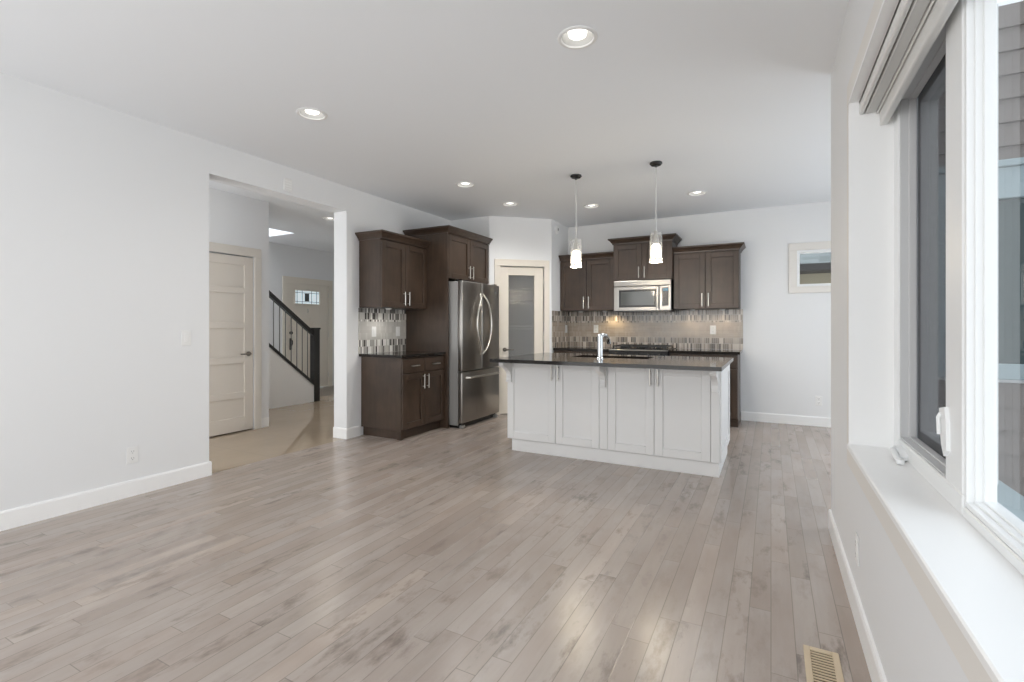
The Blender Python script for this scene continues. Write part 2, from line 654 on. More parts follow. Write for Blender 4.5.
def copy_tree(o, loc=None, parent=None):
    c = o.copy()
    COL.objects.link(c)
    if parent is not None:
        c.parent = parent
    if loc:
        c.location = loc
    for ch in list(o.children):
        copy_tree(ch, None, c)
    return c


def shaker(f, u0, u1, z0, z1, name, m, parent, rail=0.062, th=0.022, local=False):
    b = MB(f)
    b.box(u0, u0 + rail, 0, th, z0, z1, 0.0025)
    b.box(u1 - rail, u1, 0, th, z0, z1, 0.0025)
    b.box(u0 + rail, u1 - rail, 0, th, z0, z0 + rail, 0.0025)
    b.box(u0 + rail, u1 - rail, 0, th, z1 - rail, z1, 0.0025)
    b.box(u0 + rail - 0.004, u1 - rail + 0.004, 0, th - 0.015, z0 + rail - 0.004, z1 - rail + 0.004)
    return b.build(name, m, parent, local=local)


def slab(f, u0, u1, z0, z1, name, m, parent, th=0.02):
    return MB(f).box(u0, u1, 0, th, z0, z1, 0.003).build(name, m, parent)


def pull(f, u, z, ln, parent, vertical=True, out0=0.02, r=0.0058, m='nickel'):
    b = MB()
    o = out0 + 0.03
    if vertical:
        b.tube([f((u, o, z)), f((u, o, z + ln))], r, 10)
        for zz in (z + ln * 0.14, z + ln * 0.86):
            b.tube([f((u, out0 - 0.001, zz)), f((u, o, zz))], r * 0.8, 8)
    else:
        b.tube([f((u, o, z)), f((u + ln, o, z))], r, 10)
        for uu in (u + ln * 0.14, u + ln * 0.86):
            b.tube([f((uu, out0 - 0.001, z)), f((uu, o, z))], r * 0.8, 8)
    return b.build('handle', m, parent, smooth=True)


CROWN = [(0.0, 0.0), (0.010, 0.0), (0.012, 0.016), (0.022, 0.024), (0.034, 0.042), (0.052, 0.058), (0.060, 0.062), (0.060, 0.080), (0.0, 0.080)]


def crown(path, z, parent, k=1.0):
    return MB().sweep(path, [(a * k, z + b * k) for a, b in CROWN]).build('crown_moulding', 'wood', parent)


def struct(b, name, m, label, cat):
    o = b.build(name, m)
    return tag(o, label, cat, kind='structure')


# ------------------------------------------------------------------ room shell
H = 2.74
XL, XL2 = -4.07, -4.26       # left wall
XR = 0.32                    # right wall
YB = 7.05                    # kitchen wall
YR = -1.6                    # wall behind the camera
YN = 3.51                    # where the right wall ends and the dining nook opens
XN = 1.95                    # nook side wall
OY0, OY1, OZ = 2.39, 3.86, 2.475

b = MB()
b.prism([(XL - 0.03, YR), (XR + 0.1, YR), (XR + 0.1, YN - 0.08), (XN + 0.1, YN - 0.08), (XN + 0.1, YB + 0.1), (XL - 0.03, YB + 0.1)], -0.06, 0.0, 'z')
struct(b, 'floor', 'floor', 'grey-brown maple plank floor of the living room and kitchen', 'floor')
struct(MB().prism([(-7.0, 0.9), (XL - 0.03, 0.9), (XL - 0.03, 7.7), (-6.9, 7.7), (-6.9, 5.66), (-7.0, 5.66)], -0.06, -0.0005, 'z'), 'floor_hall', 'tile',
       'polished beige tile floor of the hall seen through the opening', 'floor')
struct(MB().prism([(-8.2, 0.9), (-7.0, 0.9), (-7.0, 5.66), (-6.9, 5.66), (-6.9, 7.7), (-8.2, 7.7)], -0.06, 0.0, 'z'), 'floor_entry', 'darktile',
       'darker brown tile floor in front of the entry door', 'floor')


def holed(name, m, boxes, cutters, label, cat):
    a = MB()
    for q in boxes:
        a.box(*q)
    o = a.build(name, m)
    c = MB()
    for k in cutters:
        if k[0] == 'cyl':
            c.tube([(k[1], k[2], k[4]), (k[1], k[2], k[5])], k[3], 40)
        else:
            c.box(*k[1:])
    co = c.build('cutter', 'wall')
    md = o.modifiers.new('b', 'BOOLEAN')
    md.object = co
    md.operation = 'DIFFERENCE'
    md.solver = 'EXACT'
    dg = bpy.context.evaluated_depsgraph_get()
    me = bpy.data.meshes.new_from_object(o.evaluated_get(dg))
    o.modifiers.clear()
    o.data = me
    bpy.data.objects.remove(co)
    return tag(o, label, cat, kind='structure')


LIGHTS = [(-0.90, 2.44), (-2.90, 2.43), (-2.89, 4.40), (-2.86, 5.36), (-2.00, 5.93), (-0.745, 5.92)]
HALL_LIGHT = (-5.49, 4.90)
holed('ceiling', 'ceil', [(-8.2, XN + 0.15, YR - 0.1, 7.75, H, H + 0.16)], [('box', XR + 0.30, 3.0, -3.0, YN - 0.09, H - 0.1, H + 0.4)] +
      [('cyl', x, y, 0.083, H - 0.05, H + 0.3) for x, y in LIGHTS + [HALL_LIGHT]] + [('box', -7.95, -6.86, 2.55, 5.41, H - 0.1, H + 0.4)],
      'flat pale grey ceiling with recessed lights', 'ceiling')

holed('wall_left', 'wall', [(XL2, XL, YR - 0.1, YB + 0.1, 0, H)], [('box', XL2 - 0.1, XL + 0.1, OY0, OY1, -0.1, OZ)],
      'long white wall on the left with the wide hall opening', 'wall')
WY0, WY1, WZ0, WZ1 = -0.55, 2.59, 0.695, 2.205
holed('wall_right', 'wall', [(XR, 0.60, YR - 0.1, YN, 0, H)], [('box', XR - 0.1, 0.7, WY0, WY1, WZ0, WZ1)],
      'white wall under and beside the large window on the right', 'wall')
holed('wall_kitchen', 'wall', [(XL, XN + 0.1, YB, YB + 0.16, 0, H)], [('box', 0.285, 1.15, YB - 0.1, YB + 0.3, 1.715, 2.165)],
      'white end wall behind the range and cabinets with a small window', 'wall')
holed('wall_behind', 'wall', [(XL, XR, YR - 0.14, YR, 0, H)], [('box', -3.85, 0.0, YR - 0.3, YR + 0.1, 0.05, 2.4)],
      'wall behind the camera with a wide opening added for light', 'wall')
struct(MB().box(0.60, XN + 0.14, YN - 0.10, YN, 0, H), 'wall_nook_front', 'wall', 'short wall that closes the dining nook toward the window side', 'wall')
holed('wall_nook_side', 'wall', [(XN, XN + 0.14, YN, YB, 0, H)], [('box', XN - 0.1, XN + 0.3, 4.1, 6.3, 0.03, 2.35)],
      'side wall of the dining nook with its glazed opening', 'wall')

# pantry in the corner
PX0, PY0, PX1, PY1 = -3.42, 5.81, -2.75, 6.40
PA = math.atan2(PY1 - PY0, PX1 - PX0)
PL = math.hypot(PX1 - PX0, PY1 - PY0)
struct(MB().box(XL, PX0, PY0, PY0 + 0.1, 0, H), 'wall_return', 'wall', 'narrow white wall on the far side of the refrigerator', 'wall')
b = MB()
b.box(0, 0.135, 0, 0.1, 0, H).box(0.79, PL, 0, 0.1, 0, H).box(0.135, 0.79, 0, 0.1, 2.068, H)
o = struct(b, 'wall_pantry', 'wall', 'white diagonal corner wall around the glass pantry door', 'wall')
o.location = (PX0, PY0, 0)
o.rotation_euler = (0, 0, PA)
struct(MB().box(PX1 - 0.1, PX1, PY1, YB, 0, H), 'wall_pantry_side', 'wall', 'white stub wall between pantry door and kitchen cabinets', 'wall')

# hall
struct(MB().box(-5.55, -5.43, 1.0, 3.135, 0, H).box(-5.55, -5.43, 3.715, 3.91, 0, H).box(-5.55, -5.43, 3.135, 3.715, 2.045, H),
       'wall_hall', 'wall', 'white hall wall holding the greige closet door', 'wall')
struct(MB().box(-6.6, -5.55, 3.79, 3.91, 0, H), 'wall_hall_corner', 'wall', 'hall wall that turns the corner beside the closet door', 'wall')
struct(MB().box(-8.12, -7.97, 1.0, 6.10, 0, 5.1).box(-8.12, -7.97, 7.08, 7.7, 0, H).box(-8.12, -7.97, 6.10, 7.08, 2.055, H),
       'wall_front', 'wall', 'white front wall around the entry door', 'wall')
struct(MB().box(-7.97, XL2, 7.55, 7.7, 0, H), 'wall_hall_end', 'wall', 'end wall of the hall past the entry door', 'wall')
struct(MB().box(-7.97, -5.30, 0.9, 1.0, 0, H).box(-4.34, XL2, 0.9, 1.0, 0, H).box(-5.30, -4.34, 0.9, 1.0, 2.3, H).box(-5.30, -4.34, 0.9, 1.0, 0, 0.3), 'wall_hall_near', 'wall', 'near end wall of the hall hidden by the living room wall', 'wall')  # opening added to let the hall fill light in
struct(MB().box(-6.86, -6.76, 2.45, 5.51, H + 0.16, 5.1).box(-7.97, -6.86, 5.41, 5.51, H + 0.16, 5.1).box(-7.97, -6.86, 2.45, 2.55, H + 0.16, 5.1),
       'wall_stairwell', 'wall', 'white upper walls of the open stairwell above the hall', 'wall')
RZ = lambda y: 1.150 + (5.53 - y) * 0.765         # handrail top
SZ = lambda y: 0.315 + (5.53 - y) * 0.815         # cap top
struct(MB().prism([(5.53, 0), (5.53, SZ(5.53) - 0.05), (3.85, SZ(3.85) - 0.05), (3.85, 0)], -6.64, -6.56, 'x'),
       'wall_stair', 'wall', 'white sloping half wall under the stair railing', 'wall')
b = MB()
for i in range(13):
    y1 = 5.50 - i * 0.245
    b.box(-7.96, -6.645, 2.25, y1, i * 0.19 + (0.001 if i == 0 else 0), (i + 1) * 0.19)
st = b.build('staircase', 'trim')
tag(st, 'flight of stairs rising behind the sloping half wall', 'stairs', kind='structure')


# baseboards
def board(name, segs, label, m='trim', h=0.115):
    b = MB()
    for path in segs:
        b.sweep(path, [(-0.001, 0.0), (0.014, 0.0), (0.014, h - 0.012), (0.009, h), (-0.001, h)])
    return struct(b, name, m, label, 'baseboard')


board('baseboard_left', [[(XL2, OY0), (XL, OY0), (XL, YR)][::-1]], 'white baseboard along the left wall up to the opening')
board('baseboard_jamb', [[(XL2, OY1), (XL, OY1), (XL, 4.05)]], 'white baseboard around the wall end beside the cabinets')
board('baseboard_right', [[(XR, YR), (XR, YN), (0.60, YN)][::-1]], 'white baseboard under the large window')
board('baseboard_kitchen', [[(XN, YB), (-0.345, YB)][::-1]], 'white baseboard on the end wall right of the cabinets')
board('baseboard_hall', [[(-5.43, 3.80), (-5.43, 3.91), (-6.56, 3.91)][::-1]], 'white baseboard at the hall corner beside the closet door')
board('baseboard_pantry', [[(PX1, 6.43), (PX1, 6.45)][::-1]], 'short white baseboard beside the pantry door')

# ------------------------------------------------------------------ window on the right
w = empty('window_1', (XR, 1.0, WZ0), 'large white framed window with a deep sill on the right wall', 'window', kind='structure')
b = MB()
for q in ((WY0 - 0.07, WY1 + 0.07, WZ1, WZ1 + 0.092), (WY0 - 0.07, WY1 + 0.07, WZ0 - 0.09, WZ0), (WY1, WY1 + 0.07, WZ0, WZ1), (WY0 - 0.07, WY0, WZ0, WZ1)):
    b.box(XR - 0.018, XR, q[0], q[1], q[2], q[3], 0.003)
b.build('window_casing', 'pale_trim', w)['label'] = 'warm off-white casing'
b = MB()
b.box(XR - 0.02, 0.50, WY1 - 0.012, WY1 + 0.001, WZ0, WZ1).box(XR - 0.02, 0.50, WY0 - 0.001, WY0 + 0.012, WZ0, WZ1).box(XR - 0.02, 0.50, WY0, WY1, WZ1 - 0.012, WZ1 + 0.001)
b.build('window_jamb', 'trim', w)
MB().box(XR - 0.026, 0.50, WY0, WY1, WZ0 - 0.012, WZ0 + 0.012, 0.004).build('window_sill', 'trim', w)
FX0, FX1 = 0.457, 0.52
CY0, CY1, CZ0, CZ1 = 1.885, 2.50, 0.765, 2.145       # casement opening
b = MB()
b.box(FX0, FX1, CY1, WY1 - 0.012, WZ0 + 0.01, WZ1 - 0.012, 0.004)
b.box(FX0, FX1, WY0 + 0.012, CY1, CZ1, WZ1 - 0.012, 0.004)
b.box(FX0, FX1, 1.74, CY1, WZ0 + 0.01, CZ0, 0.004)
b.box(FX0, FX1, WY0 + 0.012, 1.74, WZ0 + 0.01, 0.735, 0.004)
b.box(FX0, FX1, 1.74, CY0, CZ0, CZ1, 0.004)
b.build('window_frame', 'vinyl', w)
# fixed sash with stepped glazing bead
b = MB()
for (x0, x1, k0) in ((FX0 + 0.004, FX1, 0.0), (FX0 + 0.020, FX1, 0.006), (FX0 + 0.036, FX1, 0.012)):
    t = 0.014
    y0, y1, z0, z1 = WY0 + 0.012 + k0, 1.739 - k0, 0.736 + k0, CZ1 - 0.001 - k0
    b.box(x0, x1, y1 - t, y1, z0, z1, 0.002).box(x0, x1, y0, y0 + t, z0, z1, 0.002)
    b.box(x0, x1, y0 + t, y1 - t, z0, z0 + t, 0.002).box(x0, x1, y0 + t, y1 - t, z1 - t, z1, 0.002)
fs = b.build('fixed_sash', 'vinyl', w)
MB().box(0.514, 0.518, WY0 + 0.04, 1.716, 0.758, 2.125).build('glass_pane', 'glass', fs)
# casement sash behind its insect screen
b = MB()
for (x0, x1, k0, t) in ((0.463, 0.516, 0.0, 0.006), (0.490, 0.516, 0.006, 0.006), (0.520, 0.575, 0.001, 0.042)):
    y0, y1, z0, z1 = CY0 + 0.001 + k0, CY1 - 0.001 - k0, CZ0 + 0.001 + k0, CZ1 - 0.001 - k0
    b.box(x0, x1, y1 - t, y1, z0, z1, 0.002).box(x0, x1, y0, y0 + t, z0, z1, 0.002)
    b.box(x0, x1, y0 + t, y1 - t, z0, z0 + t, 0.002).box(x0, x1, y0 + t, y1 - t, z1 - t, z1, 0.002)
cs = b.build('casement_sash', 'shaded_vinyl', w)
cs['label'] = 'white casement sash with shade in its grey colour'
MB().box(0.545, 0.549, CY0 + 0.04, CY1 - 0.04, CZ0 + 0.04, CZ1 - 0.04).build('glass_pane', 'glass', cs)
MB().box(0.5165, 0.5175, CY0 + 0.006, CY1 - 0.006, CZ0 + 0.006, CZ1 - 0.006).build('insect_screen', 'screen', cs)
b = MB()
b.box(0.581, 0.70, WY0, WY1, 0.655, 0.69, 0.004)
b.build('outer_sill', 'ext_trim', w)
# crank and lock
b = MB()
b.prism([(2.46, 0.712), (2.33, 0.712), (2.33, 0.727), (2.36, 0.742), (2.43, 0.748), (2.46, 0.735)], 0.432, 0.458, 'x')
b.tube([(0.44, 2.43, 0.735), (0.425, 2.40, 0.737), (0.420, 2.33, 0.727), (0.422, 2.285, 0.718)], [0.010, 0.011, 0.010, 0.009], 10)
b.lathe([(0, -0.012), (0.013, -0.010), (0.014, 0.006), (0, 0.010)], (0.423, 2.278, 0.722), 12)
b.build('crank_handle', 'vinyl', w, smooth=True)
b = MB()
b.prism([(1.905, 0.975), (1.855, 0.985), (1.840, 0.94), (1.838, 0.86), (1.862, 0.84), (1.885, 0.87), (1.898, 0.92)], 0.447, 0.458, 'x')
b.tube([(0.446, 1.885, 0.962), (0.441, 1.888, 0.95), (0.441, 1.880, 0.90)], 0.005, 8)
b.build('sash_lock', 'vinyl', w, smooth=True)

r = empty('roller_shade', (0.39, 1.0, 2.2), 'raised pale grey shade in its white head rail at the top of the large window', 'blind')
b = MB()
b.box(0.337, 0.404, WY0 + 0.02, WY1 - 0.016, 2.175, 2.192, 0.002).box(0.337, 0.353, WY0 + 0.02, WY1 - 0.016, 2.134, 2.192, 0.003)
b.box(0.398, 0.404, WY0 + 0.02, WY1 - 0.016, 2.125, 2.18, 0.002)
b.build('head_rail', 'blind_rail', r)
b = MB()
for i in range(4):
    b.box(0.358 + i * 0.0005, 0.396, WY0 + 0.03, WY1 - 0.02, 2.132 + i * 0.011, 2.141 + i * 0.011, 0.003)
b.build('shade_stack', 'blind', r)
MB().box(0.407, 0.436, WY0 + 0.03, WY1 - 0.018, 2.072, 2.19, 0.006, 2).build('bottom_rail', 'blind_rail', r)

# outside of that window: the nook's own outer wall, deck and sky
b = MB()
EX0, EX1, EZ0 = 0.60, 2.2, -0.4
YE = YN - 0.10
n = 27
WX0, WX1, WZa, WZb = 0.76, 1.75, 0.95, 2.03
for i in range(n):
    z0 = EZ0 + i * 0.121
    z1 = z0 + 0.121
    spans = [(EX0, EX1)]
    if z1 > WZa + 0.01 and z0 < WZb - 0.01:
        spans = [(EX0, WX0), (WX1, EX1)]
    for x0, x1 in spans:
        b.prism([(YE, z0), (YE - 0.026, z0), (YE - 0.010, z1), (YE, z1)], x0, x1, 'x')
struct(b, 'wall_outside', 'siding', 'taupe lap siding of the outside wall seen through the large window', 'wall')
w = empty('window_2', (1.25, YE, 0.95), 'dark window with pale blue-grey trim in the siding outside', 'window', kind='structure')
b = MB()
b.box(WX0, WX1, YE - 0.045, YE, WZb - 0.16, WZb, 0.004).box(WX0, WX1, YE - 0.045, YE, WZa, WZa + 0.08, 0.004)
b.box(WX0, WX0 + 0.09, YE - 0.045, YE, WZa + 0.08, WZb - 0.16, 0.004).box(WX1 - 0.09, WX1, YE - 0.045, YE, WZa + 0.08, WZb - 0.16, 0.004)
b.box(WX0 - 0.03, WX1 + 0.03, YE - 0.06, YE, WZb, WZb + 0.035, 0.004)
b.build('window_casing', 'ext_trim', w)
MB().box(WX0 + 0.09, WX1 - 0.09, YE - 0.02, YE - 0.005, WZa + 0.08, WZb - 0.16).build('glass_pane', 'outside_glass', w)
struct(MB().box(0.50, 14, -3, YE, -0.5, -0.4), 'ground', 'deck', 'grey ground outside the large window', 'ground')

# ------------------------------------------------------------------ small kitchen window and the house beyond
w = empty('window_3', (0.7, YB, 1.7), 'small white window high on the kitchen end wall', 'window', kind='structure')
b = MB()
x0, x1, z0, z1 = 0.285, 1.15, 1.715, 2.165
for q in ((x0 - 0.09, x1 + 0.09, z1, z1 + 0.09), (x0 - 0.09, x1 + 0.09, z0 - 0.08, z0), (x0 - 0.09, x0, z0, z1), (x1, x1 + 0.09, z0, z1)):
    b.box(q[0], q[1], YB - 0.018, YB, q[2], q[3], 0.003)
b.build('window_casing', 'pale_trim', w)['label'] = 'pale greige casing'
b = MB()
for q in ((x0, x1, z1 - 0.03, z1), (x0, x1, z0, z0 + 0.03), (x0, x0 + 0.03, z0 + 0.03, z1 - 0.03), (x1 - 0.03, x1, z0 + 0.03, z1 - 0.03)):
    b.box(q[0], q[1], YB - 0.006, YB + 0.12, q[2], q[3], 0.003)
b.build('window_frame', 'vinyl', w)
MB().box(x0 + 0.03, x1 - 0.03, YB + 0.07, YB + 0.075, z0 + 0.03, z1 - 0.03).build('glass_pane', 'glass', w)
h = empty('neighbour_house', (1.5, 11.0, -0.4), 'tan house with grey shingle roof outside the small kitchen window', 'house')
MB().box(-4, 7, 11.5, 14, -0.4, 2.4).build('wall', 'tan', h)
MB().prism([(10.95, 2.43), (14.5, 4.2), (14.5, 4.1), (10.95, 2.36)], -4.3, 7.3, 'x').build('roof', 'shingle', h)
MB().box(-4.3, 7.3, 10.88, 10.96, 2.28, 2.42, 0.01).box(-4.3, 7.3, 10.96, 11.5, 2.28, 2.30).build('eave', 'eave', h)

# ------------------------------------------------------------------ doors
def panel_door(name, u0, u1, ztop, parent, m, n_panels=5, f=None, th=0.035, st=0.105, local=False):
    b = MB(f)
    z0 = 0.012
    b.box(u0, u0 + st, -th, 0, z0, ztop, 0.002).box(u1 - st, u1, -th, 0, z0, ztop, 0.002)
    rails = [z0 + (ztop - z0) * k / n_panels for k in range(n_panels + 1)]
    for k, z in enumerate(rails):
        a = z if k == 0 else (z - 0.10 if k == n_panels else z - 0.025)
        c = z + 0.16 if k == 0 else (z if k == n_panels else z + 0.045)
        b.box(u0 + st, u1 - st, -th, 0, a, c, 0.002)
    b.box(u0 + st - 0.005, u1 - st + 0.005, -th + 0.010, -0.014, z0 + 0.02, ztop - 0.02)
    return b.build(name, m, parent, local=local)


def lever(f, u, z, parent, toward=-1, m='nickel', local=False):
    b = MB()
    b.tube([f((u, 0.0, z)), f((u, 0.012, z))], 0.028, 18)
    b.tube([f((u, 0.012, z)), f((u, 0.05, z))], 0.010, 10)
    b.tube([f((u, 0.05, z)), f((u + toward * 0.05, 0.053, z)), f((u + toward * 0.12, 0.048, z))], [0.011, 0.009, 0.008], 10)
    return b.build('door_handle', m, parent, smooth=True, local=local)


def casing(f, u0, u1, zt, parent, m, wd=0.085, th=0.018, local=False):
    b = MB(f)
    b.box(u0 - wd, u0, 0, th, 0, zt, 0.003).box(u1, u1 + wd, 0, th, 0, zt, 0.003).box(u0 - wd, u1 + wd, 0, th, zt, zt + wd + 0.015, 0.003)
    return b.build('door_casing', m, parent, local=local)


# closet door in the hall (faces +X)
d = empty('door_1', (-5.43, 3.45, 0), 'greige five panel closet door in the hall', 'door', kind='structure')
f = face_x(-5.43)
leaf = panel_door('door_leaf', 2.955, 3.705, 2.03, d, 'greige', f=face_x(-5.435))
# the wall opening is only as wide as the leaf
casing(f, 2.945, 3.715, 2.045, d, 'greige_trim')
lever(face_x(-5.436), 3.645, 0.90, leaf, m='pewter')

# pantry door (local frame of the diagonal wall, faces local -Y)
d = empty('door_2', (PX0, PY0, 0), 'cream pantry door with a tall glass panel', 'door', kind='structure', rotz=PA)
f = face_y(0)
casing(f, 0.145, 0.780, 2.058, d, 'cream', 0.078, local=True)
b = MB(face_y(0.012))
u0, u1, th = 0.150, 0.775, 0.035
gu0, gu1, gz0, gz1 = 0.270, 0.643, 0.24, 1.935
b.box(u0, gu0, -th, 0, 0.012, 2.05, 0.002).box(gu1, u1, -th, 0, 0.012, 2.05, 0.002)
b.box(gu0, gu1, -th, 0, 0.012, gz0, 0.002).box(gu0, gu1, -th, 0, gz1, 2.05, 0.002)
leaf = b.build('door_leaf', 'cream', d, local=True)
MB(face_y(0.012)).box(gu0 - 0.004, gu1 + 0.004, -0.020, -0.015, gz0 - 0.004, gz1 + 0.004).build('glass_pane', 'reed_glass', leaf, local=True)
lever(face_y(0.012), 0.215, 0.90, leaf, 1, m='pewter', local=True)
b = MB(face_y(0.0))
for z in (0.25, 1.02, 1.82):
    b.tube([(0.778, 0.004, z), (0.778, 0.004, z + 0.09)], 0.007, 8)
b.build('hinge', 'nickel', leaf, local=True)

# wire shelves inside the pantry
def wire_shelf(z, label):
    b = MB()
    for y in (YB - 0.03, YB - 0.30):
        b.tube([(-4.05, y, z), (-2.87, y, z)], 0.006, 8)
    b.tube([(-4.05, YB - 0.30, z - 0.045), (-2.87, YB - 0.30, z - 0.045)], 0.006, 8)
    x = -4.03
    while x < -2.88:
        b.tube([(x, YB - 0.02, z + 0.006), (x, YB - 0.30, z + 0.006), (x, YB - 0.302, z - 0.045)], 0.0035, 5)
        x += 0.03
    tag(b.build('wire_shelf', 'white_plastic'), label, 'shelf', 'wire shelves in the pantry')


wire_shelf(1.80, 'upper white wire shelf behind the pantry door glass')
wire_shelf(1.62, 'white wire shelf second from the top behind the pantry door glass')
wire_shelf(1.22, 'white wire shelf at mid height behind the pantry door glass')

# front door (faces +X)
d = empty('door_3', (-7.97, 6.59, 0), 'cream entry door with small leaded glass window past the stairs', 'door', kind='structure')
f = face_x(-7.97)
casing(f, 6.11, 7.07, 2.04, d, 'cream', 0.10)
b = MB(face_x(-7.975))
y0, y1, th = 6.115, 7.065, 0.045
l0, l1, m0, m1 = 6.23, 6.78, 1.66, 1.91
l0, l1 = 6.29, 6.86
b.box(y0, l0, -th, 0, 0.01, 2.03, 0.002).box(l1, y1, -th, 0, 0.01, 2.03, 0.002)
b.box(l0, l1, -th, 0, 0.01, m0, 0.002).box(l0, l1, -th, 0, m1, 2.03, 0.002)
for (a, c) in ((6.24, 6.56), (6.62, 6.94)):
    b.box(a, c, 0, 0.012, 0.22, 1.40, 0.008).box(a + 0.05, c - 0.05, 0.010, 0.018, 0.28, 1.34, 0.006)
MB(face_x(-7.975)).box(6.09, 6.115, -0.10, 0, 0.0, 2.056).box(7.065, 7.09, -0.10, 0, 0.0, 2.056).box(6.09, 7.09, -0.10, 0, 2.03, 2.07).build('door_frame', 'cream', d)
leaf = b.build('door_leaf', 'cream', d)
b = MB(face_x(-7.975))
for q in ((l0 - 0.03, l1 + 0.03, m1, m1 + 0.03), (l0 - 0.03, l1 + 0.03, m0 - 0.03, m0), (l0 - 0.03, l0, m0, m1), (l1, l1 + 0.03, m0, m1)):
    b.box(q[0], q[1], -0.001, 0.014, q[2], q[3], 0.004)
b.build('glass_frame', 'cream', leaf)
g = MB(face_x(-7.975)).box(l0, l1, -0.03, -0.022, m0, m1).build('glass_pane', 'lead_glass', leaf)
b = MB(face_x(-7.996))
cy, cz = (l0 + l1) / 2, (m0 + m1) / 2
b.box(cy - 0.05, cy + 0.05, 0, 0.004, cz - 0.075, cz + 0.075)
for yy in (l0 + 0.06, cy - 0.11, cy + 0.11, l1 - 0.06):
    b.box(yy - 0.004, yy + 0.004, 0, 0.004, m0, m1)
for zz in (m0 + 0.04, m1 - 0.04):
    b.box(l0, l1, 0, 0.004, zz - 0.004, zz + 0.004)
b.build('leading', 'lead', g)
f2 = face_x(-7.975)
b = MB()
b.tube([f2((6.19, 0, 1.10)), f2((6.19, 0.03, 1.10))], 0.03, 14)
b.build('deadbolt', 'black', leaf, smooth=True)
b = MB(f2)
b.box(6.165, 6.215, 0, 0.012, 0.78, 1.0, 0.004)
b.tube([(6.19, 0.03, 0.86), (6.19, 0.055, 0.90), (6.19, 0.055, 0.95), (6.19, 0.012, 0.98)], 0.009, 8)
b.build('door_handle', 'black', leaf, smooth=True)
b = MB(f2)
b.tube([(6.575, 0.005, 1.56), (6.575, 0.02, 1.52), (6.575, 0.005, 1.49)], 0.012, 8)
b.build('door_knocker', 'nickel', leaf, smooth=True)
b = MB(face_x(-7.97))
for z in (0.2, 1.0, 1.80):
    b.tube([(7.068, 0.006, z), (7.068, 0.006, z + 0.1)], 0.009, 8)
b.build('hinge', 'nickel', leaf)

# ------------------------------------------------------------------ stair railing
s = empty('stair_railing', (-6.6, 5.59, 0), 'black wood stair railing with iron balusters and square newel post', 'railing')
b = MB()
b.box(-6.655, -6.545, 5.53, 5.64, 0, 1.17, 0.005).box(-6.665, -6.535, 5.52, 5.65, 1.17, 1.20, 0.006)
b.build('newel_post', 'wood_dark', s)
MB().prism([(5.53, RZ(5.53)), (3.87, RZ(3.87)), (3.87, RZ(3.87) - 0.075), (5.53, RZ(5.53) - 0.075)], -6.63, -6.57, 'x').build('handrail', 'wood_dark', s)
MB().prism([(5.53, SZ(5.53)), (3.87, SZ(3.87)), (3.87, SZ(3.87) - 0.05), (5.53, SZ(5.53) - 0.05)], -6.655, -6.545, 'x').build('stringer_cap', 'wood_dark', s)
y = 5.44
while y > 3.92:
    MB().box(-6.605, -6.595, y - 0.005, y + 0.005, SZ(y) - 0.01, RZ(y) - 0.06).build('baluster', 'black_metal', s)
    y -= 0.102

# ------------------------------------------------------------------ kitchen, left run
f = face_x(-3.49)
c = empty('base_cabinet', (-3.8, 4.45, 0), 'dark base cabinet with two drawers beside the hall opening', 'cabinet')
b = MB()
b.box(XL + 0.003, -3.49, 4.07, 4.827, 0.10, 0.883, 0.002)
b.build('body', 'wood', c)
b = MB()
b.box(XL + 0.003, -3.535, 4.105, 4.827, 0, 0.10).box(-3.555, -3.495, 4.075, 4.115, 0, 0.10, 0.003)
b.build('toe_kick', 'wood', c)
for k, (u0, u1) in enumerate(((4.075, 4.447), (4.453, 4.824))):
    dr = slab(f, u0, u1, 0.715, 0.868, 'drawer', 'wood', c)
    pull(f, (u0 + u1) / 2 - 0.065, 0.79, 0.13, dr, False)
    dd = shaker(f, u0, u1, 0.112, 0.705, 'door', 'wood', c, 0.065)
    pull(f, (u1 - 0.035) if k == 0 else (u0 + 0.035), 0.525, 0.16, dd)
tag(MB().box(XL + 0.001, -3.452, 4.035, 4.828, 0.884, 0.915, 0.004, 2).build('countertop', 'granite'),
    'small dark granite countertop between the backsplash and base cabinet', 'countertop')
tag(MB().box(XL + 0.0005, XL + 0.010, 4.03, 4.829, 0.916, 1.428).build('backsplash', 'splash_left'),
    'light grey mosaic backsplash above the small countertop', 'backsplash')

c = empty('wall_cabinet', (-3.9, 4.45, 1.43), 'dark two door wall cabinet above the small countertop', 'cabinet')
f = face_x(-3.755)
MB().box(XL + 0.003, -3.755, 4.04, 4.827, 1.43, 2.245, 0.002).build('body', 'wood', c)
for k, (u0, u1) in enumerate(((4.044, 4.431), (4.437, 4.824))):
    dd = shaker(f, u0, u1, 1.434, 2.165, 'door', 'wood', c, 0.065)
    pull(f, (u1 - 0.035) if k == 0 else (u0 + 0.035), 1.462, 0.155, dd)
crown([(XL + 0.002, 4.04), (-3.735, 4.04), (-3.735, 4.826)], 2.178, c, 1.0)

c = empty('fridge_cabinet', (-3.75, 5.3, 0), 'tall dark panel and two door cabinet around the refrigerator top', 'cabinet')
MB().box(XL + 0.003, -3.425, 4.83, 4.852, 0, 2.36, 0.002).build('side_panel', 'wood', c)
f = face_x(-3.445)
MB().box(XL + 0.003, -3.445, 4.853, 5.806, 1.80, 2.40, 0.002).build('body', 'wood', c)
for k, (u0, u1) in enumerate(((4.857, 5.322), (5.328, 5.795))):
    dd = shaker(f, u0, u1, 1.806, 2.335, 'door', 'wood', c, 0.065)
    pull(f, (u1 - 0.035) if k == 0 else (u0 + 0.035), 1.83, 0.16, dd)
crown([(XL + 0.002, 4.83), (-3.425, 4.83), (-3.425, 5.806)], 2.345, c, 0.95)

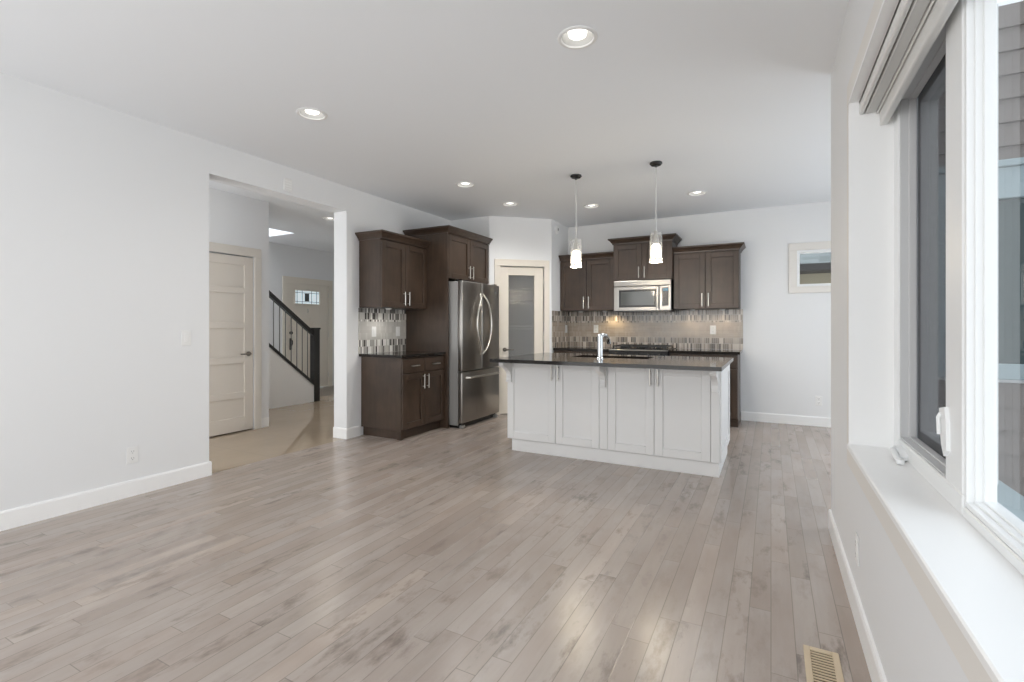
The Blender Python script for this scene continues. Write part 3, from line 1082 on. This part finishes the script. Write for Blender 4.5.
# refrigerator
c = empty('refrigerator', (-3.65, 5.325, 0), 'stainless steel french door refrigerator in the dark cabinet surround', 'refrigerator')
FY0, FY1 = 4.875, 5.775
MB().box(-4.03, -3.315, FY0 + 0.006, FY1 - 0.006, 0.03, 1.765, 0.006).build('body', 'steel_side', c)
b = MB()
b.box(-3.44, -3.30, FY0 + 0.02, FY1 - 0.02, 0.0, 0.05)
b.build('base_grille', 'black', c)
for yy in (FY0 + 0.02, FY1 - 0.08):
    MB().box(-3.33, -3.255, yy, yy + 0.06, 0.0, 0.035, 0.008).build('foot', 'steel_side', c)
f = face_x(-3.312)
ym = (FY0 + FY1) / 2


def fdoor(u0, u1, z0, z1, name):
    b = MB(f)
    b.box(u0, u1, 0.0, 0.066, z0, z1, 0.012, 3)
    return b.build(name, 'steel', c, smooth=True)


dl = fdoor(FY0, ym - 0.003, 0.685, 1.770, 'door')
dr = fdoor(ym + 0.003, FY1, 0.685, 1.770, 'door')
fz = fdoor(FY0, FY1, 0.062, 0.672, 'freezer_drawer')
for dd, sg in ((dl, -1), (dr, 1)):
    pts = []
    for k in range(13):
        t = k / 12
        bow = math.sin(PI * t)
        pts.append(f((ym + sg * (0.030 + 0.145 * bow), 0.060 + 0.045 * min(1.0, bow * 3), 0.87 + t * 0.76)))
    MB().tube(pts, 0.012, 10).build('handle', 'nickel', dd, smooth=True)
MB().tube([f((FY0 + 0.09, 0.06, 0.600)), f((FY0 + 0.10, 0.112, 0.604)), f((FY0 + 0.25, 0.122, 0.606)), f((ym, 0.125, 0.606)),
           f((FY1 - 0.25, 0.122, 0.606)), f((FY1 - 0.10, 0.112, 0.604)), f((FY1 - 0.09, 0.06, 0.600))], 0.014, 10).build('handle', 'nickel', fz, smooth=True)
MB(f).box(FY1 - 0.13, FY1 - 0.06, 0.066, 0.068, 1.66, 1.675).build('badge', 'slot', dr)
for yy in (FY0 + 0.02, FY1 - 0.07):
    MB().box(-3.36, -3.27, yy, yy + 0.05, 1.766, 1.785, 0.006).build('hinge_cover', 'black', c)

# ------------------------------------------------------------------ kitchen, end wall
def wall_cab(x0, x1, yf, z0, z1, zdoor, label, path, zc, hz):
    c = empty('wall_cabinet', ((x0 + x1) / 2, 6.9, z0), label, 'cabinet', 'dark wall cabinets over the range side')
    MB().box(x0, x1, yf, YB - 0.003, z0, z1, 0.002).build('body', 'wood', c)
    f = face_y(yf)
    xm = (x0 + x1) / 2
    for k, (u0, u1) in enumerate(((x0 + 0.004, xm - 0.003), (xm + 0.003, x1 - 0.004))):
        dd = shaker(f, u0, u1, z0 + 0.004, zdoor, 'door', 'wood', c, 0.065)
        pull(f, (u1 - 0.035) if k == 0 else (u0 + 0.035), z0 + 0.03, hz, dd)
    crown(path, zc, c)
    return c


wall_cab(-2.745, -1.932, 6.73, 1.447, 2.245, 2.165, 'dark wall cabinet left of the microwave next to the pantry wall', [(-2.745, 6.71), (-1.935, 6.71)], 2.178, 0.17)
wall_cab(-1.928, -1.142, 6.66, 1.845, 2.41, 2.335, 'raised short dark cabinet directly above the microwave', [(-1.928, YB - 0.002), (-1.928, 6.64), (-1.142, 6.64), (-1.142, YB - 0.002)], 2.345, 0.15)
wall_cab(-1.138, -0.35, 6.73, 1.447, 2.245, 2.165, 'dark wall cabinet right of the microwave with an exposed end', [(-1.138, 6.71), (-0.35, 6.71), (-0.35, YB - 0.002)], 2.178, 0.17)

# microwave
c = empty('microwave', (-1.535, 6.85, 1.43), 'stainless steel over-the-range microwave under the short cabinet', 'microwave')
x0, x1, z0, z1, yf = -1.914, -1.155, 1.432, 1.842, 6.66
MB().box(x0, x1, yf, YB - 0.012, z0 + 0.008, z1, 0.004).build('body', 'black', c)
f = face_y(yf)
b = MB(f)
b.box(x0, x1, 0, 0.035, 1.765, z1, 0.006, 2)
for k in range(3):
    b.box(x0 + 0.02, x1 - 0.02, 0.034, 0.038, 1.782 + k * 0.016, 1.788 + k * 0.016)
b.build('vent_grille', 'steel', c)
xd = -1.300
b = MB(f)
b.box(x0, x0 + 0.07, 0, 0.04, z0, 1.762, 0.005).box(xd - 0.045, xd, 0, 0.04, z0, 1.762, 0.005)
b.box(x0 + 0.07, xd - 0.045, 0, 0.04, z0, z0 + 0.05, 0.005).box(x0 + 0.07, xd - 0.045, 0, 0.04, 1.712, 1.762, 0.005)
door = b.build('door', 'steel', c)
b = MB(f)
b.box(x0 + 0.07, xd - 0.045, 0, 0.034, z0 + 0.05, 1.712)
b.build('window_border', 'black', door)
MB(f).box(x0 + 0.095, xd - 0.07, 0.032, 0.037, z0 + 0.075, 1.690).build('glass_pane', 'black_glass', door)
b = MB(f)
b.box(xd - 0.036, xd - 0.004, 0.062, 0.082, z0 + 0.03, 1.75, 0.006, 2)
for zz in (z0 + 0.06, 1.70):
    b.box(xd - 0.030, xd - 0.012, 0.03, 0.065, zz, zz + 0.02)
b.build('handle', 'steel', door)
MB(f).box(xd + 0.002, x1, 0, 0.04, z0, 1.762, 0.005).build('control_panel', 'steel', c)
MB(f).box(xd + 0.035, x1 - 0.028, 0.036, 0.042, z0 + 0.06, 1.735).build('keypad', 'black', c)
MB(f).box(xd + 0.045, x1 - 0.036, 0.040, 0.044, 1.685, 1.722).build('display', 'display', c)
MB().box(x0 + 0.02, x1 - 0.02, yf - 0.02, YB - 0.012, z0 - 0.012, z0 + 0.01).build('bottom_plate', 'black', c)

b = MB()
b.box(PX1 + 0.0005, -0.322, YB - 0.010, YB - 0.0005, 0.918, 1.446)
b.box(PX1 + 0.0005, PX1 + 0.010, PY1 + 0.012, YB - 0.010, 0.918, 1.446)
tag(b.build('backsplash', 'splash_back'), 'taupe mosaic backsplash behind the range and wrapping the pantry stub wall', 'backsplash')

YF = 6.44
def base_cab(x0, x1, label):
    c = empty('base_cabinet', ((x0 + x1) / 2, 6.75, 0), label, 'cabinet', 'dark base cabinets beside the range')
    MB().box(x0, x1, YF + 0.022, YB - 0.012, 0.10, 0.883, 0.002).build('body', 'wood', c)
    MB().box(x0, x1, YF + 0.08, YB - 0.012, 0, 0.10).build('toe_kick', 'wood', c)
    f = face_y(YF + 0.022)
    xm = (x0 + x1) / 2
    for k, (u0, u1) in enumerate(((x0 + 0.004, xm - 0.003), (xm + 0.003, x1 - 0.004))):
        dr = slab(f, u0, u1, 0.715, 0.868, 'drawer', 'wood', c)
        pull(f, (u0 + u1) / 2 - 0.065, 0.79, 0.13, dr, False)
        dd = shaker(f, u0, u1, 0.112, 0.705, 'door', 'wood', c, 0.065)
        pull(f, (u1 - 0.035) if k == 0 else (u0 + 0.035), 0.525, 0.16, dd)
    return c


base_cab(-2.738, -1.925, 'dark base cabinet left of the range behind the island')
base_cab(-1.147, -0.352, 'dark base cabinet right of the range with an exposed end')
tag(MB().box(-2.738, -1.922, YF - 0.012, YB - 0.011, 0.884, 0.917, 0.004, 2).build('countertop', 'granite'), 'dark granite countertop left of the range', 'countertop')
tag(MB().box(-1.150, -0.325, YF - 0.012, YB - 0.011, 0.884, 0.917, 0.004, 2).build('countertop', 'granite'), 'dark granite countertop right of the range', 'countertop')

# range
c = empty('range', (-1.535, 6.75, 0), 'black and stainless gas range under the microwave', 'stove')
x0, x1 = -1.918, -1.154
MB().box(x0, x1, YF, YB - 0.02, 0.0, 0.885, 0.004).build('body', 'black', c)
MB().box(x0, x1, YF, YB - 0.02, 0.887, 0.925, 0.006, 2).build('cooktop', 'black', c)
f = face_y(YF)
MB(f).box(x0, x1, 0.0, 0.045, 0.80, 0.900, 0.008, 2).build('control_panel', 'black', c)
MB(f).box(x0, x1, 0.0, 0.052, 0.902, 0.918, 0.005, 2).build('front_trim', 'steel', c)
for k in range(5):
    u = x0 + 0.10 + k * 0.141
    MB().tube([f((u, 0.045, 0.855)), f((u, 0.062, 0.855)), f((u, 0.075, 0.857))], [0.022, 0.020, 0.016], 16).build('knob', 'black', c, smooth=True)
od = MB(f).box(x0 + 0.003, x1 - 0.003, 0.0, 0.04, 0.20, 0.79, 0.006).build('oven_door', 'steel', c)
MB(f).box(x0 + 0.09, x1 - 0.09, 0.038, 0.043, 0.30, 0.66).build('glass_pane', 'black_glass', od)
MB().tube([f((x0 + 0.06, 0.04, 0.735)), f((x0 + 0.06, 0.085, 0.735)), f((x1 - 0.06, 0.085, 0.735)), f((x1 - 0.06, 0.04, 0.735))], 0.011, 10).build('handle', 'nickel', od, smooth=True)
MB(f).box(x0 + 0.003, x1 - 0.003, 0.0, 0.04, 0.05, 0.19, 0.006).build('drawer', 'steel', c)
for k in range(3):
    gx0 = x0 + 0.03 + k * 0.238
    gx1 = gx0 + 0.226
    b = MB()
    gy0, gy1 = YF + 0.04, YB - 0.10
    for yy in (gy0, (gy0 + gy1) / 2, gy1):
        b.box(gx0, gx1, yy - 0.006, yy + 0.006, 0.950, 0.966)
    for xx in (gx0 + 0.006, (gx0 + gx1) / 2, gx1 - 0.006):
        b.box(xx - 0.006, xx + 0.006, gy0, gy1, 0.950, 0.966)
    for xx in (gx0 + 0.008, gx1 - 0.008):
        for yy in (gy0, gy1):
            b.box(xx - 0.008, xx + 0.008, yy - 0.008, yy + 0.008, 0.924, 0.952)
    b.build('grate', 'black', c)
    for yy in (gy0 + 0.12, gy1 - 0.12):
        MB().lathe([(0, 0.024), (0.03, 0.023), (0.04, 0.012), (0.045, 0.0), (0, 0)], ((gx0 + gx1) / 2, yy, 0.925), 18).build('burner', 'black', c)

# ------------------------------------------------------------------ island
IY, IYB = 4.285, 5.20
c = empty('kitchen_island', (-1.34, 4.7, 0), 'white panelled kitchen island facing the living room', 'island')
b = MB()
b.box(-2.31, -0.365, IY, IY + 0.02, 0.112, 0.884, 0.002).box(-2.31, -0.365, IYB - 0.02, IYB, 0.112, 0.884, 0.002)
b.box(-2.31, -2.29, IY + 0.02, IYB - 0.02, 0.112, 0.884).box(-0.385, -0.365, IY + 0.02, IYB - 0.02, 0.112, 0.884).box(-2.29, -0.385, IY + 0.02, IYB - 0.02, 0.112, 0.132)
b.build('body', 'island', c)
b = MB()
b.box(-2.262, -0.372, IY - 0.006, IYB - 0.05, 0.0, 0.112)
b.build('plinth', 'island', c)
f = face_y(IY)
doors = []
for u0, u1 in ((-2.305, -1.794), (-1.790, -1.368), (-1.287, -0.884), (-0.880, -0.434)):
    doors.append(shaker(f, u0, u1, 0.118, 0.872, 'door', 'island', c, 0.07))
pull(f, -1.794 - 0.030, 0.712, 0.145, doors[0])
pull(f, -1.790 + 0.030, 0.712, 0.145, doors[1])
pull(f, -0.884 - 0.030, 0.712, 0.145, doors[2])
pull(f, -0.880 + 0.030, 0.712, 0.145, doors[3])
for u0, u1 in ((-1.365, -1.290), (-0.431, -0.367)):
    MB(f).box(u0, u1, 0, 0.022, 0.118, 0.872, 0.002).build('pilaster', 'island', c)
# brackets: scrolled, flat against the front, carrying the overhang
for uc in (-2.275, -1.328, -0.399):
    prof = [(0.0, 0.884), (0.0, 0.700)]
    b = MB()
    yb = IY - 0.022
    pts = [(yb, 0.882), (yb, 0.690), (yb - 0.030, 0.690), (yb - 0.034, 0.715), (yb - 0.030, 0.745), (yb - 0.045, 0.775), (yb - 0.085, 0.805),
           (yb - 0.135, 0.825), (yb - 0.175, 0.838), (yb - 0.185, 0.855), (yb - 0.185, 0.882)]
    b.prism(pts, uc - 0.024, uc + 0.024, 'x')
    b.box(uc - 0.030, uc + 0.030, yb - 0.036, yb, 0.676, 0.692, 0.003)
    b.build('bracket', 'island', c)
# panelled end on the right
fe = face_x(-0.365)
b = MB(fe)
b.box(IY + 0.002, IY + 0.07, 0, 0.012, 0.118, 0.872, 0.002).box(IYB - 0.07, IYB - 0.002, 0, 0.012, 0.118, 0.872, 0.002)
b.box(IY + 0.07, IYB - 0.07, 0, 0.012, 0.118, 0.19, 0.002).box(IY + 0.07, IYB - 0.07, 0, 0.012, 0.80, 0.872, 0.002)
b.build('end_panel', 'island', c)
SX0, SX1, SY0, SY1 = -1.78, -1.02, 4.62, 4.98
b = MB()
CX0, CX1, CYa, CYb = -2.34, -0.325, 3.968, 5.235
for q in ((CX0, SX0, CYa, CYb), (SX1, CX1, CYa, CYb), (SX0, SX1, CYa, SY0), (SX0, SX1, SY1, CYb)):
    b.box(q[0], q[1], q[2], q[3], 0.8845, 0.916)
bmesh.ops.remove_doubles(b.bm, verts=b.bm.verts, dist=1e-5)
inner = [fc for fc in b.bm.faces if abs(fc.normal.z) < 0.1 and ((abs(fc.calc_center_median().x - SX0) < 1e-4 or abs(fc.calc_center_median().x - SX1) < 1e-4) and not (SY0 < fc.calc_center_median().y < SY1))]
bmesh.ops.delete(b.bm, geom=inner, context='FACES_ONLY')
tag(b.build('countertop', 'granite'), 'long dark granite countertop on the white island', 'countertop')
b = MB()
t = 0.004
b.box(SX0, SX1, SY0, SY0 + t, 0.68, 0.884).box(SX0, SX1, SY1 - t, SY1, 0.68, 0.884)
b.box(SX0, SX0 + t, SY0, SY1, 0.68, 0.884).box(SX1 - t, SX1, SY0, SY1, 0.68, 0.884).box(SX0, SX1, SY0, SY1, 0.676, 0.68)
sk = b.build('sink', 'steel')
tag(sk, 'undermount stainless sink sunk in the island countertop', 'sink')
q = empty('faucet', (-1.425, 4.47, 0.916), 'chrome pull-out faucet standing on the island countertop', 'faucet')
fx, fy, z0 = -1.425, 4.47, 0.916
b = MB()
b.lathe([(0, 0), (0.034, 0), (0.034, 0.008), (0.027, 0.014), (0.0265, 0.20), (0.024, 0.225), (0.012, 0.236), (0, 0.238)], (fx, fy, z0), 24)
b.build('body', 'chrome', q, smooth=True)
b = MB()
b.tube([(fx, fy, z0 + 0.185), (fx + 0.01, fy + 0.05, z0 + 0.215), (fx + 0.02, fy + 0.12, z0 + 0.215), (fx + 0.028, fy + 0.17, z0 + 0.185), (fx + 0.03, fy + 0.185, z0 + 0.14)],
       [0.016, 0.017, 0.018, 0.020, 0.021], 14)
b.build('spout', 'chrome', q, smooth=True)
b = MB()
b.tube([(fx + 0.005, fy, z0 + 0.226), (fx + 0.03, fy - 0.004, z0 + 0.236), (fx + 0.075, fy - 0.006, z0 + 0.226)], [0.010, 0.009, 0.007], 10)
b.build('lever', 'chrome', q, smooth=True)

# ------------------------------------------------------------------ lights
def spot(name, loc, power, color, parent_loc=None, angle=150, size=0.13):
    d = bpy.data.lights.new(name, 'SPOT')
    d.energy = power
    d.color = color
    d.spot_size = math.radians(angle)
    d.spot_blend = 0.8
    d.shadow_soft_size = size
    o = bpy.data.objects.new(name, d)
    o.location = loc
    COL.objects.link(o)
    return o


def downlight(x, y, label):
    q = empty('recessed_light', (x, y, H), label, 'ceiling light', 'recessed ceiling lights')
    b = MB()
    b.lathe([(0.083, 0.012), (0.083, -0.001), (0.086, -0.007), (0.098, -0.007), (0.104, -0.003), (0.105, 0.0)], (x, y, H), 40)
    b.build('trim_ring', 'ring', q, smooth=True)
    MB().lathe([(0.082, 0.0), (0.079, 0.02), (0.062, 0.085), (0.058, 0.10), (0, 0.10)], (x, y, H), 40).build('baffle', 'baffle', q, smooth=True)
    MB().lathe([(0.040, 0.099), (0.050, 0.030), (0.046, 0.012), (0.025, 0.004), (0, 0.003)], (x, y, H), 28).build('bulb', 'bulb', q, smooth=True)
    return q


DL = ['large recessed ceiling light nearest the camera at the top of the photo',
      'recessed ceiling light in front of the hall opening',
      'recessed ceiling light in front of the left wall cabinet',
      'recessed ceiling light in front of the pantry corner',
      'recessed ceiling light above the left end cabinets behind the pendants',
      'recessed ceiling light in front of the right wall cabinet beside the rear pendant']
first = None
for (x, y), lb in zip(LIGHTS, DL):
    if first is None:
        first = downlight(x, y, lb)
    else:
        cpy = copy_tree(first, (x, y, H))
        cpy['label'] = lb
    spot('downlight', (x, y, H - 0.012), 22 if y < 3 else 40, (1.0, 0.975, 0.945))
cpy = copy_tree(first, (HALL_LIGHT[0], HALL_LIGHT[1], H))
cpy['label'] = 'recessed ceiling light in the hall seen through the opening'
cpy['group'] = 'hall ceiling lights'
spot('downlight', (HALL_LIGHT[0], HALL_LIGHT[1], H - 0.012), 60, (1.0, 0.90, 0.76))


def pendant(x, y, label):
    q = empty('pendant_light', (x, y, H), label, 'pendant light', 'pendant lights over the island')
    MB().lathe([(0, 0.0), (0.055, 0.0), (0.058, -0.012), (0.045, -0.026), (0.012, -0.030), (0.010, -0.045), (0, -0.045)], (x, y, H), 28).build('canopy', 'canopy', q, smooth=True)
    MB().tube([(x, y, H - 0.04), (x, y, 2.10)], 0.006, 8).build('cord', 'clear_cord', q, smooth=True)
    b = MB()
    b.lathe([(0.053, 1.815 - H), (0.056, 1.815 - H), (0.056, 2.09 - H), (0.053, 2.09 - H)], (x, y, H), 32, close=True)
    gs = b.build('glass_shade', 'pendant_glass', q, smooth=True)
    MB().lathe([(0, 2.105 - H), (0.014, 2.104 - H), (0.018, 2.06 - H), (0.022, 2.05 - H), (0.022, 2.0 - H), (0.030, 1.995 - H), (0.030, 1.985 - H), (0, 1.985 - H)], (x, y, H), 20).build('socket', 'nickel', q, smooth=True)
    MB().lathe([(0, 1.985 - H), (0.026, 1.984 - H), (0.038, 1.965 - H), (0.040, 1.875 - H), (0.034, 1.862 - H), (0, 1.860 - H)], (x, y, H), 24).build('frosted_lamp', 'pendant_lit', q, smooth=True)
    for k in range(8):
        a = 2 * PI * k / 8
        cx, cy = x + 0.042 * math.cos(a), y + 0.042 * math.sin(a)
        MB().lathe([(0, 1.862 - H), (0.010, 1.852 - H), (0.012, 1.835 - H), (0, 1.815 - H)], (cx, cy, H), 6).build('crystal_drop', 'crystal', gs)
    return q


p1 = pendant(-1.735, 4.66, 'pendant light with lit glass tube above the faucet side of the island')
p2 = copy_tree(p1, (-0.943, 4.64, H))
p2['label'] = 'pendant light with lit glass tube in front of the short cabinet above the microwave'
for (x, y) in ((-1.735, 4.66), (-0.943, 4.64)):
    d = bpy.data.lights.new('pendant_glow', 'POINT')
    d.energy = 15
    d.color = (1.0, 0.86, 0.66)
    d.shadow_soft_size = 0.045
    o = bpy.data.objects.new('pendant_glow', d)
    o.location = (x, y, 1.80)
    COL.objects.link(o)

PK = [(-2.50, 6.92, 1.447, 'white puck light under the left end cabinet near the pantry'),
      (-2.13, 6.92, 1.447, 'white puck light under the left end cabinet next to the microwave'),
      (-0.93, 6.92, 1.447, 'white puck light under the right end cabinet next to the microwave'),
      (-0.56, 6.92, 1.447, 'white puck light under the right end cabinet near its exposed end'),
      (-3.87, 4.30, 1.430, 'white puck light under the cabinet above the small countertop')]
pk0 = None
for x, y, z, lb in PK:
    if pk0 is None:
        pk0 = MB().lathe([(0, 0), (0.034, 0), (0.036, -0.006), (0.030, -0.016), (0, -0.018)], (0, 0, 0), 24).build('puck_light', 'white_plastic', smooth=True)
        o = pk0
    else:
        o = copy_tree(pk0)
    o.location = (x, y, z)
    tag(o, lb, 'cabinet light', 'puck lights under the wall cabinets')
spot('undercabinet_glow', (-3.87, 4.30, 1.40), 3, (1.0, 0.96, 0.90), angle=160, size=0.03)
spot('undercabinet_glow', (-2.02, 6.93, 1.42), 5, (1.0, 0.76, 0.42), angle=150, size=0.02)
spot('undercabinet_glow', (-0.93, 6.92, 1.42), 2, (1.0, 0.82, 0.62), angle=150, size=0.02)
spot('undercabinet_glow', (-0.56, 6.92, 1.42), 2, (1.0, 0.82, 0.62), angle=150, size=0.02)

# ------------------------------------------------------------------ plates on the walls
def plate(f, u, z, label, cat, style='outlet', w=0.072, h=0.118, group=None):
    p = f((u, 0, z))
    q = empty('wall_' + ('outlet' if style == 'outlet' else 'switch'), p, label, cat, group)
    MB(f).box(u - w / 2, u + w / 2, 0.0005, 0.006, z - h / 2, z + h / 2, 0.002).build('cover_plate', 'white_plastic', q)
    if style == 'outlet':
        for zz in (z - 0.024, z + 0.024):
            s = MB(f).box(u - 0.017, u + 0.017, 0.005, 0.008, zz - 0.017, zz + 0.017, 0.002).build('socket', 'white_plastic', q)
            b = MB(f)
            for du in (-0.007, 0.007):
                b.box(u + du - 0.0015, u + du + 0.0015, 0.0078, 0.0084, zz - 0.002, zz + 0.008)
            b.box(u - 0.003, u + 0.003, 0.0078, 0.0084, zz - 0.012, zz - 0.007)
            b.build('slots', 'slot', s)
    else:
        MB(f).box(u - 0.016, u + 0.016, 0.005, 0.011, z - 0.034, z + 0.034, 0.003).build('rocker', 'white_plastic', q)
    return q


fl = face_x(XL)
plate(fl, 1.842, 0.295, 'white outlet low on the left wall above the baseboard', 'outlet')
plate(fl, 2.21, 1.13, 'white light switch on the left wall beside the hall opening', 'light switch', 'switch')
fs_ = face_x(XL + 0.010)
plate(fs_, 4.262, 1.16, 'white switch plate on the light backsplash nearer the wall end', 'light switch', 'switch')
plate(fs_, 4.672, 1.16, 'white switch plate on the light backsplash nearer the tall panel', 'light switch', 'switch')
fb = face_y(YB)
plate(fb, 0.515, 0.31, 'white outlet low on the end wall under the small window', 'outlet')
fk = face_y(YB - 0.010)
plate(fk, -2.305, 1.183, 'white outlet on the taupe backsplash left of the microwave', 'outlet')
plate(fk, -0.685, 1.175, 'white outlet on the taupe backsplash right of the microwave', 'outlet')
fp = face_x(PX1 + 0.010)
plate(fp, 6.93, 1.183, 'white switch on the tiled stub wall beside the pantry', 'light switch', 'switch')
plate(lambda p: (XR - p[1], p[0], p[2]), 2.475, 0.295, 'white outlet on the right wall below the large window', 'outlet')

q = empty('door_chime', (XL, 3.126, 2.567), 'white chime box on the wall above the hall opening', 'chime')
MB(fl).box(3.078, 3.172, 0.0005, 0.014, 2.507, 2.625, 0.005).build('cover', 'white_plastic', q)
b = MB(fl)
for k in range(4):
    b.box(3.09, 3.16, 0.0135, 0.0155, 2.525 + k * 0.024, 2.531 + k * 0.024)
b.build('grille', 'trim', q)
q = empty('smoke_alarm', (PX1, 6.565, 2.62), 'round white alarm high on the stub wall beside the pantry', 'alarm')
b = MB()
b.tube([(PX1 + 0.0005, 6.565, 2.62), (PX1 + 0.02, 6.565, 2.62), (PX1 + 0.034, 6.565, 2.62)], [0.066, 0.064, 0.052], 28)
b.build('cover', 'white_plastic', q, smooth=True)
b = MB()
b.tube([(PX1 + 0.033, 6.565, 2.62), (PX1 + 0.037, 6.565, 2.62)], 0.02, 16)
b.build('sensor', 'slot', q)

# floor register
q = empty('floor_register', (0.165, 2.02, 0), 'beige slatted floor vent near the window wall', 'vent')
rx0, rx1, ry0, ry1 = 0.108, 0.222, 1.865, 2.175
b = MB()
for k in ((rx0, rx0 + 0.022, ry0, ry1), (rx1 - 0.022, rx1, ry0, ry1), (rx0 + 0.022, rx1 - 0.022, ry0, ry0 + 0.022), (rx0 + 0.022, rx1 - 0.022, ry1 - 0.022, ry1)):
    b.box(k[0], k[1], k[2], k[3], 0.0005, 0.007, 0.002)
b.build('frame', 'register', q)
MB().box(rx0 + 0.02, rx1 - 0.02, ry0 + 0.02, ry1 - 0.02, 0.0003, 0.0012).build('duct', 'register_dark', q)
y = ry0 + 0.030
while y < ry1 - 0.026:
    MB().box(rx0 + 0.02, rx1 - 0.02, y - 0.0035, y + 0.0035, 0.001, 0.0040).build('slat', 'register', q)
    y += 0.0165
